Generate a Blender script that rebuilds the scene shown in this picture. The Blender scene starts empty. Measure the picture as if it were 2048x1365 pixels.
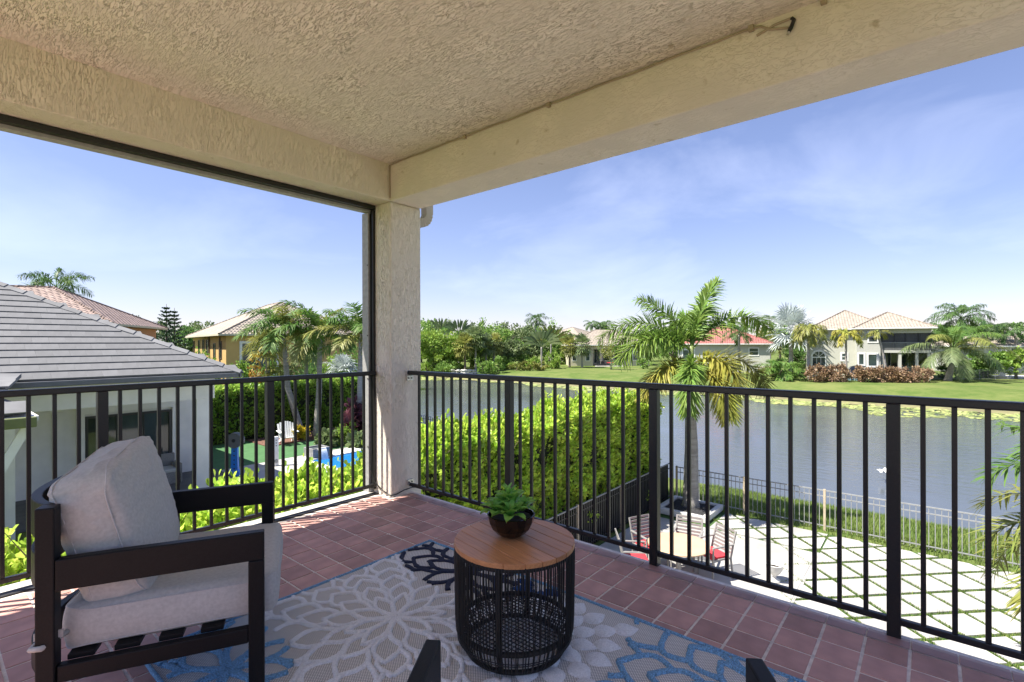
import bpy, bmesh, math, random
import numpy as np
from math import sin, cos, pi, radians, sqrt
from mathutils import Vector, Matrix

SC = bpy.context.scene
COL = SC.collection
random.seed(7)
rng = np.random.default_rng(7)

# ------------------------------------------------------------------ camera
HCAM, FPX, AXF, ROLL, HY = 1.31, 1000.0, radians(39.92), -0.0031, 686.7
cam_d = bpy.data.cameras.new("camera")
cam = bpy.data.objects.new("camera", cam_d)
COL.objects.link(cam)
cam_d.sensor_width = 36
cam_d.lens = FPX / 2048 * 36
cam_d.clip_start, cam_d.clip_end = 0.03, 6000
cam_d.shift_y = (HY - 682.5) / 2048
cam.location = (0, 0, HCAM)
cam.rotation_euler = (pi / 2, 0, AXF - pi / 2)
cam.rotation_euler = (Matrix.Rotation(AXF - pi / 2, 3, 'Z') @ Matrix.Rotation(pi / 2, 3, 'X') @ Matrix.Rotation(ROLL, 3, 'Z')).to_euler()
SC.camera = cam

# ------------------------------------------------------------------ sky, sun, exposure
SUN_EL, SUN_AZ = radians(58), AXF + radians(106)
W = bpy.data.worlds.new("World")
SC.world = W
W.use_nodes = True
nt = W.node_tree
nt.nodes.clear()
N = lambda t: nt.nodes.new(t)
out = N("ShaderNodeOutputWorld"); bg = N("ShaderNodeBackground"); sky = N("ShaderNodeTexSky")
sky.sky_type = 'NISHITA'; sky.sun_disc = False
sky.sun_elevation = SUN_EL; sky.sun_rotation = pi / 2 - SUN_AZ
sky.air_density = 1.0; sky.dust_density = 0.3; sky.ozone_density = 3.0; sky.altitude = 0
tc = N("ShaderNodeTexCoord"); mp = N("ShaderNodeMapping"); mp.inputs["Scale"].default_value = (1.0, 1.0, 2.6); mp.inputs["Location"].default_value = (3.1, .4, .2)
no = N("ShaderNodeTexNoise"); no.inputs["Scale"].default_value = 2.6; no.inputs["Detail"].default_value = 7; no.inputs["Roughness"].default_value = .55
no.inputs["Distortion"].default_value = .5
rp = N("ShaderNodeValToRGB"); rp.color_ramp.elements[0].position = .5; rp.color_ramp.elements[1].position = .9
rp.color_ramp.elements[1].color = (.24, .24, .24, 1)
mx = N("ShaderNodeMixRGB"); mx.inputs[2].default_value = (4.4, 4.6, 5.6, 1)
tint = N("ShaderNodeMixRGB"); tint.blend_type = 'MULTIPLY'; tint.inputs[0].default_value = 1; tint.inputs[2].default_value = (0.585, 0.53, 0.63, 1)
nt.links.new(tc.outputs["Generated"], mp.inputs[0]); nt.links.new(mp.outputs[0], no.inputs["Vector"])
nt.links.new(no.outputs["Fac"], rp.inputs[0]); nt.links.new(rp.outputs[0], mx.inputs[0])
gm = N("ShaderNodeGamma"); gm.inputs[1].default_value = .84
nt.links.new(sky.outputs[0], gm.inputs[0]); nt.links.new(gm.outputs[0], tint.inputs[1]); nt.links.new(tint.outputs[0], mx.inputs[1])
nt.links.new(mx.outputs[0], bg.inputs[0]); nt.links.new(bg.outputs[0], out.inputs[0])
bg.inputs[1].default_value = 0.11

sd = bpy.data.lights.new("sun", 'SUN'); so = bpy.data.objects.new("sun", sd); COL.objects.link(so)
sd.energy = 3.1; sd.angle = radians(.5); sd.color = (1, .95, .86)
sunv = Vector((cos(SUN_AZ) * cos(SUN_EL), sin(SUN_AZ) * cos(SUN_EL), sin(SUN_EL)))
so.rotation_euler = sunv.to_track_quat('Z', 'Y').to_euler()
vs = SC.view_settings
vs.view_transform = 'Standard'; vs.look = 'None'; vs.exposure = 1.85; vs.gamma = 1; vs.use_curve_mapping = False
SC.cycles.max_bounces = 12; SC.cycles.diffuse_bounces = 6; SC.cycles.transparent_max_bounces = 12

# ------------------------------------------------------------------ measuring helpers
FW = np.array([cos(AXF), sin(AXF), 0]); RT = np.array([sin(AXF), -cos(AXF), 0]); UPV = np.array([0, 0, 1.])
CP = np.array([0, 0, HCAM])
def ray(x, y):
    dx, dy = x - 1024, y - HY
    c, s = cos(-ROLL), sin(-ROLL)
    dx, dy = dx * c - dy * s, dx * s + dy * c
    return FW + RT * dx / FPX - UPV * dy / FPX
def onz(x, y, z): d = ray(x, y); return CP + d * (z - HCAM) / d[2]
def onx(x, y, X): d = ray(x, y); return CP + d * X / d[0]
def ony(x, y, Y): d = ray(x, y); return CP + d * Y / d[1]
def atd(x, y, D): return CP + ray(x, y) * D

# ------------------------------------------------------------------ materials
def M(name, col, rough=.6, var=.1, vs_=6., bump=0., bs=60., bd=.004, metal=0., rnd=0., island=0., trans=0., spec=.5,
      coat=0., mapping=None, ramp=None, col2=None, coord='Object'):
    m = bpy.data.materials.new(name); m.use_nodes = True
    t = m.node_tree; n = t.nodes; L = t.links.new
    b = n["Principled BSDF"]; o = n["Material Output"]
    b.inputs["Roughness"].default_value = rough; b.inputs["Metallic"].default_value = metal
    b.inputs["Specular IOR Level"].default_value = spec; b.inputs["Coat Weight"].default_value = coat
    b.inputs["Coat Roughness"].default_value = .08
    tcn = n.new("ShaderNodeTexCoord"); src = tcn.outputs[coord]
    if mapping:
        mpn = n.new("ShaderNodeMapping"); mpn.inputs["Scale"].default_value = mapping; L(src, mpn.inputs[0]); src = mpn.outputs[0]
    nz = n.new("ShaderNodeTexNoise"); nz.inputs["Scale"].default_value = vs_; nz.inputs["Detail"].default_value = 5
    L(src, nz.inputs["Vector"])
    mix = n.new("ShaderNodeMixRGB")
    c2 = col2 or tuple(min(1, c * (1 + var)) for c in col); c1 = col if col2 else tuple(c * (1 - var) for c in col)
    mix.inputs[1].default_value = (*c1, 1); mix.inputs[2].default_value = (*c2, 1)
    r = n.new("ShaderNodeValToRGB"); lo, hi = ramp or (.3, .7)
    r.color_ramp.elements[0].position = lo; r.color_ramp.elements[1].position = hi
    L(nz.outputs["Fac"], r.inputs[0]); L(r.outputs[0], mix.inputs[0])
    c = mix.outputs[0]
    for amt, kind in ((rnd, 'o'), (island, 'i')):
        if not amt: continue
        if kind == 'o': rv = n.new("ShaderNodeObjectInfo").outputs["Random"]
        else: rv = n.new("ShaderNodeNewGeometry").outputs["Random Per Island"]
        mr = n.new("ShaderNodeMapRange"); mr.inputs[3].default_value = 1 - amt; mr.inputs[4].default_value = 1 + amt
        L(rv, mr.inputs[0])
        h = n.new("ShaderNodeHueSaturation"); L(mr.outputs[0], h.inputs["Value"]); L(c, h.inputs["Color"])
        if kind == 'i':
            mr2 = n.new("ShaderNodeMapRange"); mr2.inputs[3].default_value = .485; mr2.inputs[4].default_value = .515
            mm = n.new("ShaderNodeMath"); mm.operation = 'FRACT'; m7 = n.new("ShaderNodeMath"); m7.operation = 'MULTIPLY'; m7.inputs[1].default_value = 7.3
            L(rv, m7.inputs[0]); L(m7.outputs[0], mm.inputs[0]); L(mm.outputs[0], mr2.inputs[0]); L(mr2.outputs[0], h.inputs["Hue"])
        c = h.outputs[0]
    L(c, b.inputs["Base Color"])
    if bump:
        bn = n.new("ShaderNodeTexNoise"); bn.inputs["Scale"].default_value = bs; bn.inputs["Detail"].default_value = 6
        L(src, bn.inputs["Vector"])
        bp = n.new("ShaderNodeBump"); bp.inputs["Strength"].default_value = bump; bp.inputs["Distance"].default_value = bd
        L(bn.outputs["Fac"], bp.inputs["Height"]); L(bp.outputs[0], b.inputs["Normal"])
    if trans:
        tr = n.new("ShaderNodeBsdfTranslucent"); ms = n.new("ShaderNodeMixShader"); ms.inputs[0].default_value = trans
        L(c, tr.inputs[0]); L(b.outputs[0], ms.inputs[1]); L(tr.outputs[0], ms.inputs[2]); L(ms.outputs[0], o.inputs[0])
    return m

def stucco(name, col, stretch, depth=1.0, dirt=.16, edge_shade=.5):
    """knock-down plaster: flattened ridges pulled along one axis"""
    m = bpy.data.materials.new(name); m.use_nodes = True
    t = m.node_tree; n = t.nodes; L = t.links.new
    b = n["Principled BSDF"]; b.inputs["Roughness"].default_value = .85; b.inputs["Specular IOR Level"].default_value = .25
    tcn = n.new("ShaderNodeTexCoord"); mpn = n.new("ShaderNodeMapping"); mpn.inputs["Scale"].default_value = stretch
    L(tcn.outputs["Object"], mpn.inputs[0])
    a = n.new("ShaderNodeTexNoise"); a.inputs["Scale"].default_value = 1; a.inputs["Detail"].default_value = 4; a.inputs["Roughness"].default_value = .62
    a.inputs["Distortion"].default_value = .9
    L(mpn.outputs[0], a.inputs["Vector"])
    r = n.new("ShaderNodeValToRGB"); e = r.color_ramp.elements; e[0].position = .47; e[1].position = .52
    L(a.outputs["Fac"], r.inputs[0])
    big = n.new("ShaderNodeTexNoise"); big.inputs["Scale"].default_value = 3.6; big.inputs["Detail"].default_value = 3
    L(tcn.outputs["Object"], big.inputs["Vector"])
    rb = n.new("ShaderNodeValToRGB"); rb.color_ramp.elements[0].position = .42; rb.color_ramp.elements[1].position = .60
    rb.color_ramp.elements[0].color = (.30, .30, .30, 1)
    L(big.outputs["Fac"], rb.inputs[0])
    fine = n.new("ShaderNodeTexNoise"); fine.inputs["Scale"].default_value = 170; fine.inputs["Detail"].default_value = 3
    L(tcn.outputs["Object"], fine.inputs["Vector"])
    mu = n.new("ShaderNodeMath"); mu.operation = 'MULTIPLY'; L(r.outputs[0], mu.inputs[0]); L(rb.outputs[0], mu.inputs[1])
    ad = n.new("ShaderNodeMath"); ad.operation = 'MULTIPLY_ADD'; ad.inputs[1].default_value = .18
    L(fine.outputs["Fac"], ad.inputs[0]); L(mu.outputs[0], ad.inputs[2])
    bp = n.new("ShaderNodeBump"); bp.inputs["Strength"].default_value = .9; bp.inputs["Distance"].default_value = .006 * depth
    L(ad.outputs[0], bp.inputs["Height"]); L(bp.outputs[0], b.inputs["Normal"])
    mix = n.new("ShaderNodeMixRGB"); mix.inputs[1].default_value = (*[c * (1 - dirt) for c in col], 1); mix.inputs[2].default_value = (*col, 1)
    L(rb.outputs[0], mix.inputs[0])
    dn = n.new("ShaderNodeTexNoise"); dn.inputs["Scale"].default_value = 13; dn.inputs["Detail"].default_value = 8
    L(tcn.outputs["Object"], dn.inputs["Vector"])
    rd = n.new("ShaderNodeValToRGB"); rd.color_ramp.elements[0].position = .66; rd.color_ramp.elements[1].position = .76
    L(dn.outputs["Fac"], rd.inputs[0])
    m2 = n.new("ShaderNodeMixRGB"); m2.blend_type = 'MULTIPLY'; m2.inputs[2].default_value = (.72, .68, .6, 1)
    L(rd.outputs[0], m2.inputs[0]); L(mix.outputs[0], m2.inputs[1])
    # shade under the torn plaster edges, painted into the colour as thin dark lines
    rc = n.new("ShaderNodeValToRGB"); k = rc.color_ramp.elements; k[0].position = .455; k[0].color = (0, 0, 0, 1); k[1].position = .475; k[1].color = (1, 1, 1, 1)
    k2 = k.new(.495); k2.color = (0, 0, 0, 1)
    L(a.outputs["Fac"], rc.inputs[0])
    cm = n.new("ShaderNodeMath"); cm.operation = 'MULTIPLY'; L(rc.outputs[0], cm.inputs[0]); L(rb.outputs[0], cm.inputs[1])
    cm2 = n.new("ShaderNodeMath"); cm2.operation = 'MULTIPLY'; cm2.inputs[1].default_value = edge_shade; L(cm.outputs[0], cm2.inputs[0])
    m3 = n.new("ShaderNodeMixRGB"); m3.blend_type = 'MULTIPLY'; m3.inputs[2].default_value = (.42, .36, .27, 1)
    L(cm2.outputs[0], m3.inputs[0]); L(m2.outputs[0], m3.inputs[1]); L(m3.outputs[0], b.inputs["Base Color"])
    return m

# ------------------------------------------------------------------ mesh helpers
class MB:
    def __init__(s): s.v = []; s.f = []
    def add(s, v, f):
        o = len(s.v); s.v.extend([tuple(p) for p in v]); s.f.extend([tuple(i + o for i in q) for q in f]); return s
    def box(s, x0, y0, z0, x1, y1, z1):
        return s.add([(x0, y0, z0), (x1, y0, z0), (x1, y1, z0), (x0, y1, z0), (x0, y0, z1), (x1, y0, z1), (x1, y1, z1), (x0, y1, z1)],
                     [(3, 2, 1, 0), (4, 5, 6, 7), (0, 1, 5, 4), (1, 2, 6, 5), (2, 3, 7, 6), (3, 0, 4, 7)])
    def bar(s, p, q, w, h, up=(0, 0, 1)):
        p, q = Vector(p), Vector(q); d = (q - p).normalized(); u = Vector(up)
        if abs(d.dot(u)) > .99: u = Vector((1, 0, 0))
        a = d.cross(u).normalized() * (w / 2); b_ = a.normalized().cross(d).normalized() * (h / 2)
        c = [p - a - b_, p + a - b_, p + a + b_, p - a + b_, q - a - b_, q + a - b_, q + a + b_, q - a + b_]
        return s.add(c, [(0, 1, 2, 3), (7, 6, 5, 4), (4, 5, 1, 0), (5, 6, 2, 1), (6, 7, 3, 2), (7, 4, 0, 3)])
    def tube(s, pts, rad, n=8, cap=True):
        pts = [Vector(p) for p in pts]; rad = rad if hasattr(rad, '__len__') else [rad] * len(pts)
        vs_, fs = [], []; ref = None
        for i, p in enumerate(pts):
            d = (pts[min(i + 1, len(pts) - 1)] - pts[max(i - 1, 0)]).normalized()
            if ref is None: ref = Vector((0, 0, 1)) if abs(d.z) < .9 else Vector((1, 0, 0))
            a = d.cross(ref)
            if a.length < 1e-6: a = d.cross(Vector((.3, 1, .2)))
            a.normalize(); b_ = a.cross(d).normalized(); ref = b_
            for k in range(n):
                t = 2 * pi * k / n; vs_.append(p + (a * cos(t) + b_ * sin(t)) * rad[i])
        for i in range(len(pts) - 1):
            for k in range(n):
                k2 = (k + 1) % n; fs.append((i * n + k, i * n + k2, (i + 1) * n + k2, (i + 1) * n + k))
        if cap: fs.append(tuple(range(n))[::-1]); fs.append(tuple((len(pts) - 1) * n + k for k in range(n)))
        return s.add(vs_, fs)
    def lathe(s, prof, n=24, c=(0, 0, 0)):
        vs_, fs = [], []
        for r, z in prof:
            for k in range(n):
                t = 2 * pi * k / n; vs_.append((c[0] + r * cos(t), c[1] + r * sin(t), c[2] + z))
        for i in range(len(prof) - 1):
            for k in range(n):
                k2 = (k + 1) % n; fs.append((i * n + k, i * n + k2, (i + 1) * n + k2, (i + 1) * n + k))
        return s.add(vs_, fs)
    def prism(s, poly, z0, z1):
        n = len(poly)
        return s.add([(x, y, z0) for x, y in poly] + [(x, y, z1) for x, y in poly],
                     [tuple(range(n))[::-1], tuple(range(n, 2 * n))] + [(i, (i + 1) % n, n + (i + 1) % n, n + i) for i in range(n)])
    def build(s, name, mat, parent=None, smooth=False, world=True, bevel=0):
        me = bpy.data.meshes.new(name); me.from_pydata([tuple(p) for p in s.v], [], s.f); me.update()
        return mkobj(name, me, mat, parent, smooth, world, bevel)

def npmesh(name, v, f):
    """v (n,3), f (m,k) arrays"""
    me = bpy.data.meshes.new(name); v = np.asarray(v, np.float32); f = np.asarray(f, np.int32)
    k = f.shape[1]
    me.vertices.add(len(v)); me.vertices.foreach_set("co", v.ravel())
    me.loops.add(f.size); me.loops.foreach_set("vertex_index", f.ravel())
    me.polygons.add(len(f)); me.polygons.foreach_set("loop_start", np.arange(0, f.size, k, dtype=np.int32))
    me.update(calc_edges=True); me.validate()
    return me

FRAME = Matrix.Identity(4)
def mkobj(name, me, mat, parent=None, smooth=False, world=True, bevel=0):
    if mat and not me.materials: me.materials.append(mat)
    if smooth:
        me.polygons.foreach_set("use_smooth", [True] * len(me.polygons))
    o = bpy.data.objects.new(name, me); COL.objects.link(o)
    if parent:
        o.parent = parent
        if world:
            o.matrix_parent_inverse = wmat(parent).inverted() @ FRAME
    if bevel:
        b = o.modifiers.new("bevel", 'BEVEL'); b.width = bevel; b.segments = 2; b.limit_method = 'ANGLE'; b.angle_limit = radians(40)
    return o
def wmat(o):
    m = Matrix.LocRotScale(o.location, o.rotation_euler, o.scale)
    if o.parent: m = wmat(o.parent) @ o.matrix_parent_inverse @ m
    return m
def tag(o, label, cat, group=None, kind=None):
    if label: o['label'] = label
    if cat: o['category'] = cat
    if group: o['group'] = group
    if kind: o['kind'] = kind
    return o
def thing(name, label, cat, loc=(0, 0, 0), rz=0, group=None, scale=1):
    o = bpy.data.objects.new(name, None); COL.objects.link(o); o.location = loc; o.rotation_euler = (0, 0, rz); o.scale = (scale,) * 3
    o.empty_display_size = .2
    return tag(o, label, cat, group)
def struct(o): o['kind'] = 'structure'; return o
def dup(root, loc, rz=0, label=None, scale=None):
    r = root.copy(); COL.objects.link(r); r.location = loc; r.rotation_euler = (0, 0, rz)
    if scale: r.scale = (scale,) * 3
    if label: r['label'] = label
    for ch in root.children:
        c = ch.copy(); COL.objects.link(c); c.parent = r
        for g in ch.children:
            d = g.copy(); COL.objects.link(d); d.parent = c
    return r
def inst(name, me, parent, loc=(0, 0, 0), rot=(0, 0, 0), scale=(1, 1, 1)):
    o = bpy.data.objects.new(name, me); COL.objects.link(o); o.parent = parent; o.location = loc; o.rotation_euler = rot; o.scale = scale
    return o

# ------------------------------------------------------------------ material library
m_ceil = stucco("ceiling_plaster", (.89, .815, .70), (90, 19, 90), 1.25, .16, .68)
m_beamx = stucco("beam_plaster_across", (.85, .765, .645), (100, 100, 17), .85)
m_beamy = stucco("beam_plaster_along", (.76, .69, .60), (50, 20, 50), .3, .14, .16)
m_col = stucco("column_plaster", (.82, .74, .64), (105, 105, 18), .8, .12, .35)
m_rail = M("black_rail_paint", (.013, .013, .0135), .38, .3, 120, .12, 300, .001)
m_bronze = M("bronze_aluminium", (.014, .013, .013), .4)
m_alu = M("weathered_aluminium", (.33, .32, .31), .5, .15, 30)
m_tile = M("quarry_tile", (.50, .275, .23), .6, .16, 9, .25, 90, .0015, rnd=.2)
m_nose = M("quarry_tile_nosing", (.38, .22, .20), .45, .16, 9, .2, 90, .0015, rnd=.1)
m_grout = M("grout", (.76, .68, .60), .9, .2, 25, .3, 150, .002)
m_conc = M("concrete_edge", (.52, .49, .44), .85, .25, 14, .4, 60, .004)
m_rubber = M("black_edge_strip", (.016, .015, .016), .6, .5, 60, .5, 120, .003)
m_cable = M("cable_sheath", (.36, .29, .20), .5)
m_blackcable = M("black_cable", (.012, .012, .012), .45)
m_steel = M("zinc_bracket", (.55, .53, .5), .35, .2, 40, metal=.7)
m_black = M("black_powder_coat", (.010, .0105, .012), .42, .2, 200, .15, 500, .0006, spec=.16)
m_white = M("white_paint", (.78, .78, .76), .55, .05)
# ================================================================== BALCONY
PX, PY = .1555, .1555           # tile pitch
X0, Y0 = 2.716, 3.334           # grout line crossings measured from the photograph
XL, YB = -2.6, -2.6
XR, YR = -1.4, -.6             # roof cut short behind the camera for more light             # floor runs on past it

o = struct(MB().box(XL, YB, -.26, 2.83, 3.86, -.0035).build("balcony_floor", m_grout)); floor = o
# tiles: the 300 that show largest are parts, the rest one piece
def tile_mesh(w, d, name):
    mb = MB(); e = .004; h = .0125
    mb.add([(-w/2, -d/2, 0), (w/2, -d/2, 0), (w/2, d/2, 0), (-w/2, d/2, 0), (-w/2+e, -d/2+e, h), (w/2-e, -d/2+e, h), (w/2-e, d/2-e, h), (-w/2+e, d/2-e, h)],
           [(4, 5, 6, 7), (0, 1, 5, 4), (1, 2, 6, 5), (2, 3, 7, 6), (3, 0, 4, 7)])
    me = bpy.data.meshes.new(name); me.from_pydata(mb.v, [], mb.f); me.update(); return me
tm = tile_mesh(PX - .0065, PY - .0065, "tile"); tm.materials.append(m_tile)
def proj(p):
    v = np.array(p) - CP; z = v @ FW
    return 1024 + v @ RT / z * FPX, HY - v[2] / z * FPX, z
cand, rest = [], []
for i in range(0, 35):
    for j in range(-3, 40):
        x = X0 - (i + .5) * PX; y = Y0 + 2 * PY - (j + .5) * PY
        if x < XL + .1 or y < YB + .1 or y > 3.69: continue
        if x > 2.56 and y > 3.52: continue
        q = proj((x, y, 0)) if (np.array((x, y, 0)) - CP) @ FW > .3 else (9e3, 9e3, 9)
        vis = -60 < q[0] < 2110 and q[1] < 1410 and not (.68 < x < 2.1 and .3 < y < 2.44)
        (cand if vis else rest).append((q[2], x, y))
cand.sort()
for k, (z, x, y) in enumerate(cand):
    if k >= 300: rest.append((z, x, y)); continue
    t = inst("tile", tm, floor, (x, y, -.012 + random.uniform(-.0006, .0006)), (random.uniform(-.004, .004), random.uniform(-.004, .004), random.choice((0, pi))))
mb = MB()
for z, x, y in rest:
    w = (PX - .0055) / 2; mb.box(x - w, y - w, -.012, x + w, y + w, 0)
o = mb.build("tile_field", m_tile, floor); o['kind'] = 'stuff'
# rounded nosing tiles along the open edge
prof = [(0, 0.0), (.06, .001), (.095, -.004), (.118, -.014), (.13, -.032), (.133, -.06)]
for j in range(0, 40):
    ya = Y0 + PY - j * PY - .003; yb = ya - PY + .006
    if ya > 3.53 or yb < YB: continue
    if not -.9 < yb: pass
    mb = MB(); v = [(X0 + .003 + a, y, z + random.uniform(-.0003, .0003)) for y in (yb, ya) for a, z in prof] + [(X0 + .003, y, -.06) for y in (yb, ya)]
    n = len(prof); f = [(i, i + 1, n + i + 1, n + i) for i in range(n - 1)]
    f += [tuple(range(n)) + (2 * n,), tuple(range(n, 2 * n))[::-1] + (2 * n + 1,)]
    mb.add(v, [q if len(q) < 5 else q for q in f]); mb.build("nosing_tile", m_nose, floor)
mb = MB().box(X0 - .004, YB, -.2, X0 + .126, 3.53, -.006); mb.build("nosing_bed", m_grout, floor)
MB().box(XL, 3.755, -.2, 2.60, 3.862, -.001).build("concrete_lip", m_conc, floor)
MB().box(XL, 3.690, -.012, 2.60, 3.753, .006).build("edge_strip", m_rubber, floor, bevel=.003)

# ceiling, beams, column
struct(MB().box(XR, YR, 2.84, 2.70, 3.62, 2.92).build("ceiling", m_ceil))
struct(MB().box(2.607, YR, 2.525, 2.94, 3.535, 2.86).build("beam", m_beamy, bevel=.008))
struct(MB().box(XR, 3.535, 2.527, 2.94, 3.90, 2.86).build("beam", m_beamx, bevel=.008))
struct(MB().box(XR, YR, 2.922, 3.40, 4.46, 3.1).build("roof", m_conc))  # unseen: eave overhang sized to stop the sun, rear edge cut back for light
struct(MB().box(2.612, 3.537, -.2, 2.944, 3.885, 2.527).build("column", m_col, bevel=.012))

struct(MB().box(XL - .25, YB - .25, -3.3, 2.83, YB, -.26).build("house_wall", m_beamx))
struct(MB().box(XL, 3.60, -3.3, 2.78, 3.85, -.262).build("house_wall", m_beamx))
struct(MB().box(2.55, YB, -3.3, 2.78, 3.598, -.262).build("house_wall", m_beamx))

# insect-screen channel round the left opening
t = thing("screen_frame", "dark metal channel framing the left opening under the ceiling beam", "screen frame", (2.5, 3.8, 0))
MB().box(XR, 3.742, 2.487, 2.606, 3.79, 2.524).build("header_channel", m_bronze, t, bevel=.003)
MB().box(XR, 3.792, 2.466, 2.61, 3.855, 2.522).build("header_lip", m_alu, t, bevel=.003)
MB().box(2.585, 3.752, .03, 2.611, 3.79, 2.486).build("side_channel", m_bronze, t, bevel=.003)
MB().box(2.563, 3.792, .0, 2.61, 3.885, 2.464).build("side_jamb", m_alu, t, bevel=.003)
for z in (.4, 1.0, 1.38, 2.0): MB().lathe([(0, 0), (.006, 0), (.006, .004), (0, .005)], 8, (0, 0, 0)).build("screw", m_blackcable, t, world=False).matrix_local = Matrix.Translation((.062, .0, z)) @ Matrix.Rotation(-pi/2, 4, 'Y')

# railings
def rail_parts(t, along, pos, a0, a1, bal, posts, top=1.07):
    def b(a, bb, z0, z1, w0, w1, name, bev=.002):
        if along == 'y': m = MB().box(pos + w0, a, z0, pos + w1, bb, z1)
        else: m = MB().box(a, pos + w0, z0, bb, pos + w1, z1)
        m.build(name, m_rail, t, bevel=bev)
    b(a0, a1, top - .036, top, -.028, .028, "top_rail", .007)
    b(a0, a1, .052, .080, -.0125, .0125, "bottom_rail", .003)
    for p in bal: b(p - .0095, p + .0095, .08, top - .036, -.0095, .0095, "baluster", .002)
    for p in posts: b(p - .0255, p + .0255, -.02, top - .036, -.0255, .0255, "post", .003)
t = thing("railing", "black metal balcony railing on the right, in front of the lake", "railing", (2.81, 3.5, 0))
posts = [.128 + 1.1255 * k for k in (-2, -1, 0, 1, 2)]
bal = [posts[0] + 1.1255 * k + .1023 * j for k in range(5) for j in range(1, 11)]
bal = [v for v in bal if v < 3.53]
rail_parts(t, 'y', 2.81, -2.4, 3.53, bal, posts)
for z in (1.005, .09):
    mb = MB().box(2.775, 3.522, z - .022, 2.845, 3.5365, z + .022); br = mb.build("bracket", m_steel, t, bevel=.002)
    for dx in (-.02, .012):
        MB().tube([(2.81 + dx, 3.523, z), (2.81 + dx, 3.515, z)], .006, 8).build("bolt", m_blackcable, br)
t = thing("railing", "black metal balcony railing on the left, behind the lounge chair cushion", "railing", (1.2, 3.75, 0))
bl = [.294, .396, .501, .604, .795, .895, .994, 1.096, 1.19, 1.292, 1.39, 1.490, 1.588, 1.785, 1.880, 1.978, 2.080, 2.178, 2.278, 2.378, 2.487]
bl += [.19 - .0985 * k for k in range(1, 5)]
rail_parts(t, 'x', 3.75, -1.2, 2.60, bl, [.7105, 1.685, -.25], 1.068)

# cables
t = thing("cable", "painted thin cable clipped along the top of the beam above the lake view", "cable", (2.6, 1.0, 2.8))
pts = [(2.600, 3.525, 2.55), (2.600, 3.527, 2.70), (2.598, 3.525, 2.825)] + [(2.599, 3.4 - .15 * k, 2.829 + .003 * sin(k * 2.1)) for k in range(0, 19)] + [(2.599, .62, 2.822), (2.598, .58, 2.79), (2.597, .50, 2.765)]
pts2 = [Vector(p) for p in pts]
MB().tube(pts2, .0055, 6).build("sheath", m_cable, t, smooth=True)
for y in (2.62, 1.86, .66, .36): MB().box(2.585, y - .012, 2.812, 2.606, y + .012, 2.84).build("clip", m_cable, t, bevel=.002)
d = onx(1588, 40, 2.595)
t = thing("cable_end", "short black capped cable end hanging off the beam near its top", "cable end", tuple(d))
MB().tube([d + np.array([0, .01, .012]), d, d + np.array([-.004, .012, -.035]), d + np.array([-.006, .02, -.05])], [.008, .009, .0095, .008], 8).build("cap", m_blackcable, t)
MB().tube([d + np.array([-.006, .02, -.05]), d + np.array([-.007, .025, -.062])], .006, 8).build("tip", m_steel, t)
MB().tube([d + np.array([0, .01, .012]), d + np.array([.004, .08, .012]), d + np.array([.004, .16, -.008])], .0055, 6).build("sheath", m_cable, t)
t = thing("cable", "black cable running down the frame and looped round the foot of the column", "cable", (2.6, 3.7, 0))
MB().tube([(2.578, 3.782, 2.45), (2.577, 3.779, 2.2), (2.579, 3.782, 1.5), (2.574, 3.776, .9), (2.582, 3.768, .45), (2.572, 3.772, .2), (2.585, 3.74, .1),
           (2.600, 3.66, .045), (2.603, 3.58, .02), (2.606, 3.532, .012), (2.66, 3.524, .014), (2.74, 3.527, .03), (2.83, 3.524, .035), (2.9, 3.529, .02)], .0048, 6).build("sheath", m_blackcable, t, smooth=True)

# gutter downspout elbow behind the column
m_down = M("downspout_paint", (.56, .49, .40), .5, .08)
t = thing("downspout", "beige ribbed gutter downspout elbow sticking out behind the column", "downspout", (3.0, 3.8, 2.4))
c = onx(838, 440, 2.95); dirv = np.array([1, 0.0, 0])
R_, pts = .10, []
mbx = MB()
for k in range(13):
    a = pi / 2 * k / 12
    pts.append((c[0] - .02 + .10 + .095 * sin(a), 3.66, 2.435 - .0 + .095 * (1 - cos(a))))
pts = [(2.93, 3.66, 2.435)] + pts + [(pts[-1][0], 3.66, 2.66)]
for k, p in enumerate(pts[:-1]):
    w = .036 + (.0035 if k % 2 else 0)
    mbx.bar(pts[k], pts[k + 1], .075 + (.005 if k % 2 else 0), w * 2, (0, 1, 0))
mbx.build("elbow", m_down, t)

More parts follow.
